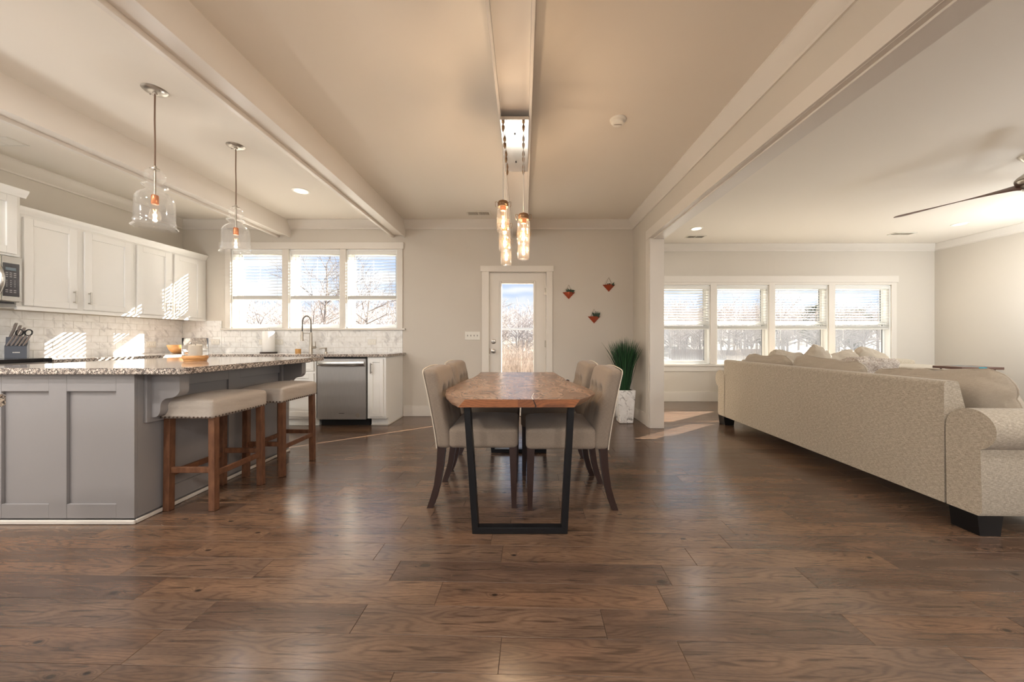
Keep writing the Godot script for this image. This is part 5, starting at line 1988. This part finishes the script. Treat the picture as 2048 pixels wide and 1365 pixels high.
# ---------------------------------------------------------------- living room
func build_sofa() -> void:
	var o := thing("sofa", "long oatmeal fabric sofa turned away with rolled arms and dark feet", "sofa", Vector3(2.485, 0, -3.2), -1.2)
	var prof := PackedVector2Array([Vector2(0, 0.115), Vector2(0, 0.79)])
	for i in 6:
		var a := PI - i * PI / 2 / 5.0
		prof.append(Vector2(0.024 + 0.024 * cos(a), 0.802 + 0.024 * sin(a)))
	for i in 6:
		var a := PI / 2 - i * deg_to_rad(72) / 5.0
		prof.append(Vector2(0.066 + 0.02 * cos(a), 0.806 + 0.02 * sin(a)))
	prof.append_array([Vector2(0.17, 0.48), Vector2(0.19, 0.115)])
	var g := Geo.new()
	g.prism(prof, 2.33, Transform3D(Basis(), Vector3(0, 0, -1.178)), 0.7)
	part("backrest", g, M.sofa_cloth, o)
	for s in [1.0, -1.0]:
		var ap := PackedVector2Array([Vector2(1.165, 0.115), Vector2(1.31, 0.115), Vector2(1.325, 0.14), Vector2(1.318, 0.47)])
		for i in 19:
			var a := deg_to_rad(-66.0 + i * 246.0 / 18.0)
			ap.append(Vector2(1.272 + 0.112 * cos(a), 0.577 + 0.112 * sin(a)))
		ap.append(Vector2(1.16, 0.5))
		var k := Geo.new()
		# profile in (z, y), extruded along x
		k.prism(ap, 0.93, Transform3D(Basis(Vector3(0, 0, s), Vector3.UP, Vector3(-s, 0, 0)) if s > 0 else Basis(Vector3(0, 0, -1), Vector3.UP, Vector3(1, 0, 0)), Vector3(0.93 if s > 0 else 0.0, 0, 0)), 0.7)
		part("arm", k, M.sofa_cloth, o)
	var b := Geo.new()
	b.span(Vector3(0.19, 0.13, -1.16), Vector3(0.9, 0.3, 1.16), 0.02)
	part("seat_frame", b, M.sofa_cloth, o)
	for k in 3:
		var c := Geo.new()
		c.soft(Vector3(0.55, 0.385, -0.77 + k * 0.77), Vector3(0.72, 0.17, 0.765), 0.05, 8)
		part("seat_cushion", c, M.sofa_cloth, o)
	for q in [[0.075, 1.235], [0.075, -1.26], [0.86, 1.235], [0.86, -1.26]]:
		var f := Geo.new()
		f.prism(PackedVector2Array([Vector2(-0.07, 0.118), Vector2(0.07, 0.118), Vector2(0.055, 0.0), Vector2(-0.055, 0.0)]), 0.13, Transform3D(Basis(), Vector3(q[0], 0, q[1] - 0.065)))
		part("foot", f, M.steel_black, o)

func cushion(called: String, label: String, at: Vector3, size: Vector3, rot: Vector3, s: int, m: Material, group: String, rough := 1.0) -> void:
	var o := thing(called, label, "cushion", at, 0.0, group)
	o.rotation_degrees = rot
	var g := Geo.new()
	var h := size / 2
	var cr := minf(h.x, h.y) * 0.9
	var puff := func(p: Vector3) -> Vector3:
		var edge := (1.0 - pow(absf(p.y) / h.y, 3.0)) * (1.0 - pow(absf(p.z) / h.z, 4.0))
		p.x *= 0.35 + 0.65 * clampf(edge, 0, 1)
		var corner := pow(absf(p.y) / h.y, 4.0) * pow(absf(p.z) / h.z, 4.0)
		p.y *= 1.0 + 0.06 * corner
		var nn := fine.get_noise_3d(p.x * 4.0 + s * 9.0, p.y * 5.0, p.z * 4.0) * 0.03 + fine.get_noise_3d(p.x * 9.0 + s * 3.0, p.y * 13.0 + p.z * 9.0, p.z * 3.0) * 0.011
		return p + p.normalized() * nn * rough
	g.soft(Vector3.ZERO, size, cr, 24, puff)
	part("cover", g, m, o)
	var pts := []
	for k in 4:
		for i in 9:
			var a := k * PI / 2 + i * PI / 16.0
			var cy: float = (h.y - cr) * (1.0 if k < 2 else -1.0)
			var cz: float = (h.z - cr) * (1.0 if k == 0 or k == 3 else -1.0)
			pts.append(puff.call(Vector3(0, cy + cr * sin(a), cz + cr * cos(a))))
		for i in range(1, 6):
			var a := (k + 1) * PI / 2
			var cy: float = (h.y - cr) * (1.0 if k < 2 else -1.0)
			var cz: float = (h.z - cr) * (1.0 if k == 0 or k == 3 else -1.0)
			var p0 := Vector3(0, cy + cr * sin(a), cz + cr * cos(a))
			var k2 := (k + 1) % 4
			var cy2: float = (h.y - cr) * (1.0 if k2 < 2 else -1.0)
			var cz2: float = (h.z - cr) * (1.0 if k2 == 0 or k2 == 3 else -1.0)
			var p1 := Vector3(0, cy2 + cr * sin(a), cz2 + cr * cos(a))
			pts.append(puff.call(p0.lerp(p1, i / 6.0)))
	pts.append(pts[0])
	var pg := Geo.new()
	pg.tube(pts, 0.005, 6, false)
	part("piping", pg, m, o)

func build_living() -> void:
	build_sofa()
	added_fill_lamp(Vector3(4.7, 0, -1.55), "added fill lamp in front of the long sofa", FILL_LAMP * 0.6)
	added_fill_lamp(Vector3(6.7, 0, -1.4), "added fill lamp by the right living room wall", FILL_LAMP * 0.8)
	added_fill_lamp(Vector3(6.55, 0, -4.0), "added fill lamp near the living room windows, just outside the view", FILL_LAMP * 1.3)
	added_fill_lamp(Vector3(3.6, 0, 1.9), "added fill lamp in the living room behind the viewpoint", FILL_LAMP * 0.18)
	added_fill_lamp(Vector3(-0.9, 0, 2.0), "added fill lamp in the dining area behind the viewpoint", FILL_LAMP * 0.5)
	added_fill_lamp(Vector3(-4.05, 0, -1.15), "added fill lamp in the kitchen aisle beside the range, outside the view", FILL_LAMP * 0.7)
	added_fill_lamp(Vector3(-3.9, 0, 1.6), "added fill lamp at the kitchen end behind the viewpoint", FILL_LAMP * 0.6)
	var gr := "loose back cushions of the long sofa"
	cushion("back_cushion", "beige sofa back cushion at the far end beside the windows", Vector3(2.8, 0.688, -3.98), Vector3(0.22, 0.42, 0.76), Vector3(0, -1.2, 10), 1, M.cushion_cloth, gr)
	cushion("back_cushion", "beige sofa back cushion in the middle of the long sofa", Vector3(2.79, 0.692, -3.2), Vector3(0.22, 0.42, 0.78), Vector3(3, -1.2, 10), 2, M.cushion_cloth, gr)
	cushion("back_cushion", "beige sofa back cushion slumped at the near end by the arm", Vector3(2.81, 0.675, -2.38), Vector3(0.26, 0.39, 0.82), Vector3(-4.5, -1.2, 12), 3, M.cushion_cloth, gr)
	# the second sofa below the windows
	var o := thing("loveseat", "second pale sofa below the living room windows, mostly hidden", "sofa", Vector3(4.9, 0, -5.2))
	var g := Geo.new()
	g.span(Vector3(-1.35, 0.08, -0.5), Vector3(1.35, 0.3, 0.45), 0.03)
	part("seat_frame", g, M.sofa_cloth, o)
	var b := Geo.new()
	b.soft(Vector3(0, 0.5, -0.45), Vector3(2.7, 0.55, 0.2), 0.06, 8)
	part("backrest", b, M.sofa_cloth, o)
	for k in 2:
		var c := Geo.new()
		c.soft(Vector3(-0.95 + k * 0.95, 0.385, 0.05), Vector3(0.94, 0.17, 0.8), 0.05, 8)
		part("seat_cushion", c, M.sofa_cloth, o)
	var ar := Geo.new()
	ar.soft(Vector3(0.9, 0.4, 0.02), Vector3(0.9, 0.6, 0.94), 0.07, 10)
	part("arm", ar, M.sofa_cloth, o)
	for q in [[-1.25, -0.4], [1.2, -0.4], [-1.25, 0.35], [1.2, 0.35]]:
		var f := Geo.new()
		f.box(Vector3(q[0], 0.045, q[1]), Vector3(0.09, 0.09, 0.09), 0.006)
		part("foot", f, M.steel_black, o)
	var pg := "rumpled throw pillows on the second sofa"
	cushion("throw_pillow", "rumpled beige pillow below the second living room window", Vector3(3.95, 0.68, -5.3), Vector3(0.2, 0.44, 0.46), Vector3(8, 80, 8), 5, M.cushion_cloth, pg, 1.5)
	cushion("throw_pillow", "peaked beige pillow below the third living room window", Vector3(4.36, 0.72, -5.2), Vector3(0.2, 0.44, 0.46), Vector3(38, 85, 6), 6, M.cushion_cloth, pg, 1.2)
	cushion("throw_pillow", "slumped beige pillow between the peaked pillow and the knitted throw", Vector3(4.78, 0.69, -5.25), Vector3(0.22, 0.42, 0.5), Vector3(-14, 95, 6), 7, M.cushion_cloth, pg, 1.5)
	cushion("throw_pillow", "upright beige pillow behind the knitted throw", Vector3(5.2, 0.7, -5.3), Vector3(0.2, 0.46, 0.5), Vector3(20, 88, 5), 8, M.cushion_cloth, pg, 1.2)
	var th := Geo.new()
	th.soft(Vector3.ZERO, Vector3(0.62, 0.36, 0.3), 0.1, 26, func(p: Vector3) -> Vector3:
		var nn := fine.get_noise_3d(p.x * 9.0, p.y * 9.0, p.z * 9.0) * 0.05
		p.y -= 0.12 * clampf(p.x - 0.1, 0, 1)
		return p + p.normalized() * nn)
	single("knitted_throw", th, M.throw_cloth, "speckled chunky knitted throw heaped behind the sofa cushions", "blanket", Vector3(4.72, 0.655, -4.78))
	# side table
	var st := thing("side_table", "slim wooden side table with a turquoise band across its top", "side table", Vector3(5.07, 0, -4.0))
	for q in [[-0.235, -0.045, M.fan_wood], [-0.045, 0.045, M.turquoise], [0.045, 0.235, M.fan_wood]]:
		var t := Geo.new()
		t.span(Vector3(q[0], 0.742, -0.14), Vector3(q[1], 0.77, 0.14), 0.002)
		part("resin_band" if q[2] == M.turquoise else "top_board", t, q[2], st)
	for q in [[-0.2, -0.1], [0.2, -0.1], [-0.2, 0.1], [0.2, 0.1]]:
		var l := Geo.new()
		l.tube([Vector3(q[0] * 0.9, 0.744, q[1]), Vector3(q[0], 0.0, q[1])], 0.008, 8)
		part("leg", l, M.steel_black, st)
	# ceiling fan
	var fn := thing("ceiling_fan", "brushed nickel ceiling fan with dark twisted blades at the right edge", "ceiling fan", Vector3(4.62, TALL, -3.17))
	var c := Geo.new()
	c.lathe([Vector2(0, -0.075), Vector2(0.02, -0.075), Vector2(0.03, -0.07), Vector2(0.06, -0.045), Vector2(0.085, -0.01), Vector2(0.088, 0)], 32)
	part("canopy", c, M.nickel, fn)
	var r := Geo.new()
	r.tube([Vector3(0, -0.06, 0), Vector3(0, -0.16, 0)], 0.016, 16)
	part("downrod", r, M.nickel_soft, fn)
	var m := Geo.new()
	m.lathe([Vector2(0, -0.13), Vector2(0.035, -0.135), Vector2(0.055, -0.16), Vector2(0.09, -0.19), Vector2(0.105, -0.21), Vector2(0.107, -0.222), Vector2(0.1, -0.226), Vector2(0.107, -0.23), Vector2(0.1, -0.25), Vector2(0.07, -0.27), Vector2(0.06, -0.31), Vector2(0, -0.315)], 36)
	part("motor", m, M.nickel, fn)
	for k in 3:
		var a := atan2(0.86, -0.33) + k * TAU / 3.0
		var d := Vector3(cos(a), 0, -sin(a))
		var side := d.cross(Vector3.UP)
		var bl := Geo.new()
		bl.sheet(func(u: float, q: float) -> Vector3:
			var rr := lerpf(0.055, 0.94, q)
			var tw := lerpf(0.75, 0.03, pow(q, 0.5))
			var ch := lerpf(0.15, 0.11, q) * (1.0 if q < 0.9 else sqrt(maxf(0.02, 1.0 - pow((q - 0.9) / 0.1, 2.0))))
			var ang := TAU * u
			var x := cos(ang) * ch / 2
			var y := sin(ang) * 0.005
			return d * rr + side * (x * cos(tw) - y * sin(tw)) + Vector3.UP * (x * sin(tw) + y * cos(tw) - 0.262), 20, 40, Vector3.UP)
		# the sheet closes on itself, so its normals follow the outline
		for i in bl.n.size():
			var u := bl.uv[i].x
			var q := bl.uv[i].y
			var tw := lerpf(0.75, 0.03, pow(q, 0.5))
			var nn := side * (cos(TAU * u) * 0.2 * cos(tw) - sin(TAU * u) * sin(tw)) + Vector3.UP * (cos(TAU * u) * 0.2 * sin(tw) + sin(TAU * u) * cos(tw))
			bl.n[i] = nn.normalized()
		var ix := bl.idx.duplicate()
		bl.idx = PackedInt32Array()
		for i in range(0, ix.size(), 3): bl.face(ix[i], ix[i + 1], ix[i + 2])
		part("blade", bl, M.fan_wood, fn)

# ---------------------------------------------------------------- outdoors
const YARD := -1.0

func branch(g: Geo, p: Vector3, d: Vector3, l: float, r: float, depth: int, rng: RandomNumberGenerator, tips := 3) -> void:
	var side := Vector3(rng.randf_range(-1, 1), rng.randf_range(-0.4, 0.6), rng.randf_range(-1, 1))
	var mid := p + d * l * 0.5 + side * l * 0.07
	var e := p + (d + side * 0.12).normalized() * l
	g.tube([p, mid, e], [r, r * 0.82, r * 0.62], 4 if depth < 3 else 6, false)
	if depth == 0: return
	var k := tips if depth > 1 else 4
	for i in k:
		var dev := Vector3(rng.randf_range(-1, 1), rng.randf_range(-0.25, 0.75), rng.randf_range(-1, 1)).normalized()
		var nd := (d * rng.randf_range(0.7, 1.1) + dev * 0.75).normalized()
		var at := p.lerp(e, rng.randf_range(0.45, 1.0)) if i > 0 else e
		branch(g, at, nd, l * rng.randf_range(0.6, 0.82), r * 0.55, depth - 1, rng, tips)

func bare_tree(at: Vector3, h: float, s: int, label: String) -> void:
	var o := thing("bare_tree", label, "tree", at, 0.0, "")
	var rng := RandomNumberGenerator.new()
	rng.seed = s
	var t := Geo.new()
	t.tube([Vector3(0, -0.1, 0), Vector3(0.04, h * 0.2, 0.02), Vector3(0, h * 0.42, 0), Vector3(0.02 * h, h * 0.7, 0)], [h * 0.016, h * 0.012, h * 0.009, h * 0.005], 8)
	part("trunk", t, M.bark, o)
	var g := Geo.new()
	for i in 11:
		var q := rng.randf_range(0.24, 0.7)
		var a := i * 2.4 + rng.randf()
		var d := Vector3(cos(a), rng.randf_range(0.35, 1.1), sin(a)).normalized()
		branch(g, Vector3(0.01, h * q, 0), d, h * 0.27 * (1.1 - q * 0.6), h * 0.0042, 3, rng)
	branch(g, Vector3(0.02 * h, h * 0.68, 0), Vector3(0, 1, 0), h * 0.16, h * 0.005, 3, rng)
	tag(part("branches", g, M.bark, o), "", "", "", "stuff")

func scatter(called: String, meshes: Array, places: Array, m: Material, label: String, category: String) -> void:
	var o := thing(called, label, category)
	o.set_meta("kind", "stuff")
	for k in meshes.size():
		var mine := []
		for i in places.size():
			if i % meshes.size() == k: mine.append(places[i])
		var mm := MultiMesh.new()
		mm.transform_format = MultiMesh.TRANSFORM_3D
		mm.mesh = meshes[k]
		mm.instance_count = mine.size()
		for i in mine.size(): mm.set_instance_transform(i, mine[i])
		var n := MultiMeshInstance3D.new()
		n.name = "stand" if k == 0 else "stand_%03d" % k
		n.multimesh = mm
		n.material_override = m
		n.set_meta("kind", "stuff")
		o.add_child(n, true)

func build_outdoors() -> void:
	var g := Geo.new()
	var land := noise(31, 0.012, 3)
	g.sheet(func(u: float, q: float) -> Vector3:
		var x := lerpf(-170.0, 170.0, u)
		var z := lerpf(-5.0 - 0.15, -190.0, q * q)
		var far := clampf((-z - 32.0) / 120.0, 0, 1)
		var y := YARD - 0.4 + land.get_noise_2d(x, z) * 1.2 * clampf((-z - 12.0) / 30.0, 0, 1) + far * 7.5
		return Vector3(x, y, z), 70, 50, Vector3.UP)
	g.sheet(func(u: float, q: float) -> Vector3:
		return Vector3(lerpf(-170.0, 170.0, u), YARD - 0.4, lerpf(-5.15, 120.0, q)), 4, 4, Vector3.UP)
	var pv := Geo.new()  # added slab out of view, reflects sunlight up through the windows
	pv.span(Vector3(-9, YARD - 0.45, -15.0), Vector3(12, YARD - 0.37, -5.2), 0.01)
	tag(part_mesh("bounce_slab", pv.mesh(), M.bounce_pale, self), "added pale slab out of view, bounces sunlight up to the ceilings", "", "", "structure")
	tag(part_mesh("ground", g.mesh(), M.ground, self), "tan winter ground sloping up to wooded hills", "", "", "structure")
	bare_tree(Vector3(-7.45, YARD - 0.5, -16.5), 5.8, 51, "bare leafless tree seen through the right kitchen window")
	bare_tree(Vector3(-14.2, YARD - 0.5, -25.0), 9.6, 52, "tall bare tree crossing the middle kitchen window frame")
	bare_tree(Vector3(-11.5, YARD - 0.5, -19.0), 5.3, 53, "wide bare tree filling the lower middle kitchen window")
	bare_tree(Vector3(-0.35, YARD - 0.5, -22.0), 4.1, 54, "small bare tree rising behind the rail through the door glass")
	bare_tree(Vector3(0.55, YARD - 0.5, -17.0), 3.0, 55, "grey bare sapling at the right of the door glass")
	var rng := RandomNumberGenerator.new()
	rng.seed = 17
	# twiggy brush below the door
	var shrubs := []
	for k in 3:
		var s := Geo.new()
		for i in 30:
			var a := rng.randf() * TAU
			var d := Vector3(cos(a) * rng.randf_range(0.1, 1.1), 1.0, sin(a) * rng.randf_range(0.1, 1.1)).normalized()
			branch(s, Vector3(cos(a), 0, sin(a)) * 0.1, d, rng.randf_range(0.3, 0.55), 0.006, 2, rng)
		shrubs.append(s.mesh())
	var spots := []
	for i in 130:
		var z := -rng.randf_range(9.5, 19.0)
		var x := rng.randf_range(-1.5, 0.6) * (-z) / 10.0
		var sc := rng.randf_range(1.5, 2.5) * (1.0 if x < -0.1 else 0.7)
		spots.append(Transform3D(Basis(Vector3.UP, rng.randf() * TAU).scaled(Vector3(sc, sc, sc)), Vector3(x, YARD - 0.45, z)))
	scatter("winter_brush", shrubs, spots, M.brush, "tan twiggy winter brush below the glazed door", "brush")
	# wooded hills
	var woods := []
	for k in 4:
		var s := Geo.new()
		var h := 8.0
		s.tube([Vector3(0, -0.3, 0), Vector3(0.1, h * 0.5, 0), Vector3(0, h * 0.85, 0)], [0.16, 0.1, 0.03], 5)
		for i in 9:
			var a := i * 2.4
			branch(s, Vector3(0, h * rng.randf_range(0.25, 0.7), 0), Vector3(cos(a), rng.randf_range(0.5, 1.2), sin(a)).normalized(), h * 0.26, 0.07, 2, rng)
		woods.append(s.mesh())
	var far := []
	for i in 1400:
		var z := -rng.randf_range(36.0, 150.0)
		var x := rng.randf_range(-1.65, 1.7) * -z
		var slope := clampf((-z - 32.0) / 120.0, 0, 1)
		var sc := rng.randf_range(0.55, 0.95)
		far.append(Transform3D(Basis(Vector3.UP, rng.randf() * TAU).scaled(Vector3(sc * 1.3, sc, sc * 1.3)), Vector3(x, YARD - 0.9 + slope * 7.5, z)))
	scatter("bare_woods", woods, far, M.bark_hazed, "leafless woods on the distant hills, haze painted into their pale bark", "woods")
	# evergreens
	var ev := [[Vector3(-15.2, YARD - 0.5, -20.5), 2.0, "round evergreen shrub low in the left kitchen window"], [Vector3(38.0, YARD, -45.0), 6.8, "dark evergreen behind the blind of the fourth living room window"], [Vector3(33.5, YARD, -48.0), 5.6, "dark evergreen behind the blind of the third living room window"], [Vector3(53.0, YARD, -56.0), 7.2, "broad evergreen at the far right of the living room view"]]
	for e in ev:
		var o := thing("evergreen_tree", e[2], "tree", e[0])
		var h: float = e[1]
		var t := Geo.new()
		t.tube([Vector3(0, -0.3, 0), Vector3(0, h * 0.8, 0)], [h * 0.03, h * 0.01], 6)
		part("trunk", t, M.bark, o)
		var f := Geo.new()
		for i in 700:
			var q := rng.randf()
			var a := rng.randf() * TAU
			var r := h * 0.34 * sin(PI * pow(0.12 + 0.88 * (1.0 - q), 0.9)) * rng.randf_range(0.4, 1.0)
			var c := Vector3(cos(a) * r, h * (0.12 + 0.86 * q), sin(a) * r)
			var d := Vector3(cos(a), rng.randf_range(-0.2, 0.7), sin(a)).normalized()
			f.tube([c - d * h * 0.05, c + d * h * 0.05], [h * 0.013, h * 0.003], 4, false)
		tag(part("foliage", f, M.evergreen, o), "", "", "", "stuff")
	# yard fence seen through the living room windows
	var fence := [[11.4, 14.2, -27.0, 0.42, "weathered picket fence panel seen through the first living room window"], [15.0, 17.0, -27.5, 0.36, "weathered picket fence panel seen through the second living room window"], [17.3, 20.6, -28.5, 0.42, "pinkish fence panel at the sofa end of the living room view"]]
	for f in fence:
		var l: float = f[1] - f[0]
		var o := thing("yard_fence", f[4], "fence", Vector3(f[0], YARD - 0.55, f[2]), 0.0, "yard fence panels")
		var top: float = f[3] - YARD + 0.55
		var r := Geo.new()
		for y in [0.4, top - 0.35]:
			r.span(Vector3(0, y, -0.05), Vector3(l, y + 0.09, 0), 0.004)
		part("rail", r, M.fence, o)
		var pk := Geo.new()
		pk.box(Vector3(0, top / 2, 0.012), Vector3(0.13, top, 0.022), 0.004)
		var pm := pk.mesh()
		var x := 0.07
		while x < l:
			part_mesh("picket", pm, M.fence, o, Transform3D(Basis(), Vector3(x, 0, 0)))
			x += 0.145
	# porch rail outside the glazed door
	var pr := thing("porch_rail", "grey porch railing crossing the view through the glazed door", "railing", Vector3(-0.1, YARD + 0.8, -7.2))
	var tr := Geo.new()
	tr.span(Vector3(-1.6, 1.483, -0.05), Vector3(1.5, 1.53, 0.05), 0.006)
	part("top_rail", tr, M.rail_grey, pr)
	for x in [-1.55, 1.45]:
		var p := Geo.new()
		p.span(Vector3(x - 0.05, 0, -0.045), Vector3(x + 0.05, 1.483, 0.045), 0.005)
		part("post", p, M.rail_grey, pr)
	var dk := Geo.new()
	dk.span(Vector3(-1.75, -0.35, -7.3), Vector3(1.5, -0.2, BACK - 0.16), 0.01)
	tag(part_mesh("porch_deck", dk.mesh(), M.siding, self), "", "", "", "structure")
	for x in [-1.65, 1.4]:
		box_struct("trim_9", Vector3(x - 0.07, YARD - 0.6, -7.28), Vector3(x + 0.07, -0.35, -7.12), M.siding)
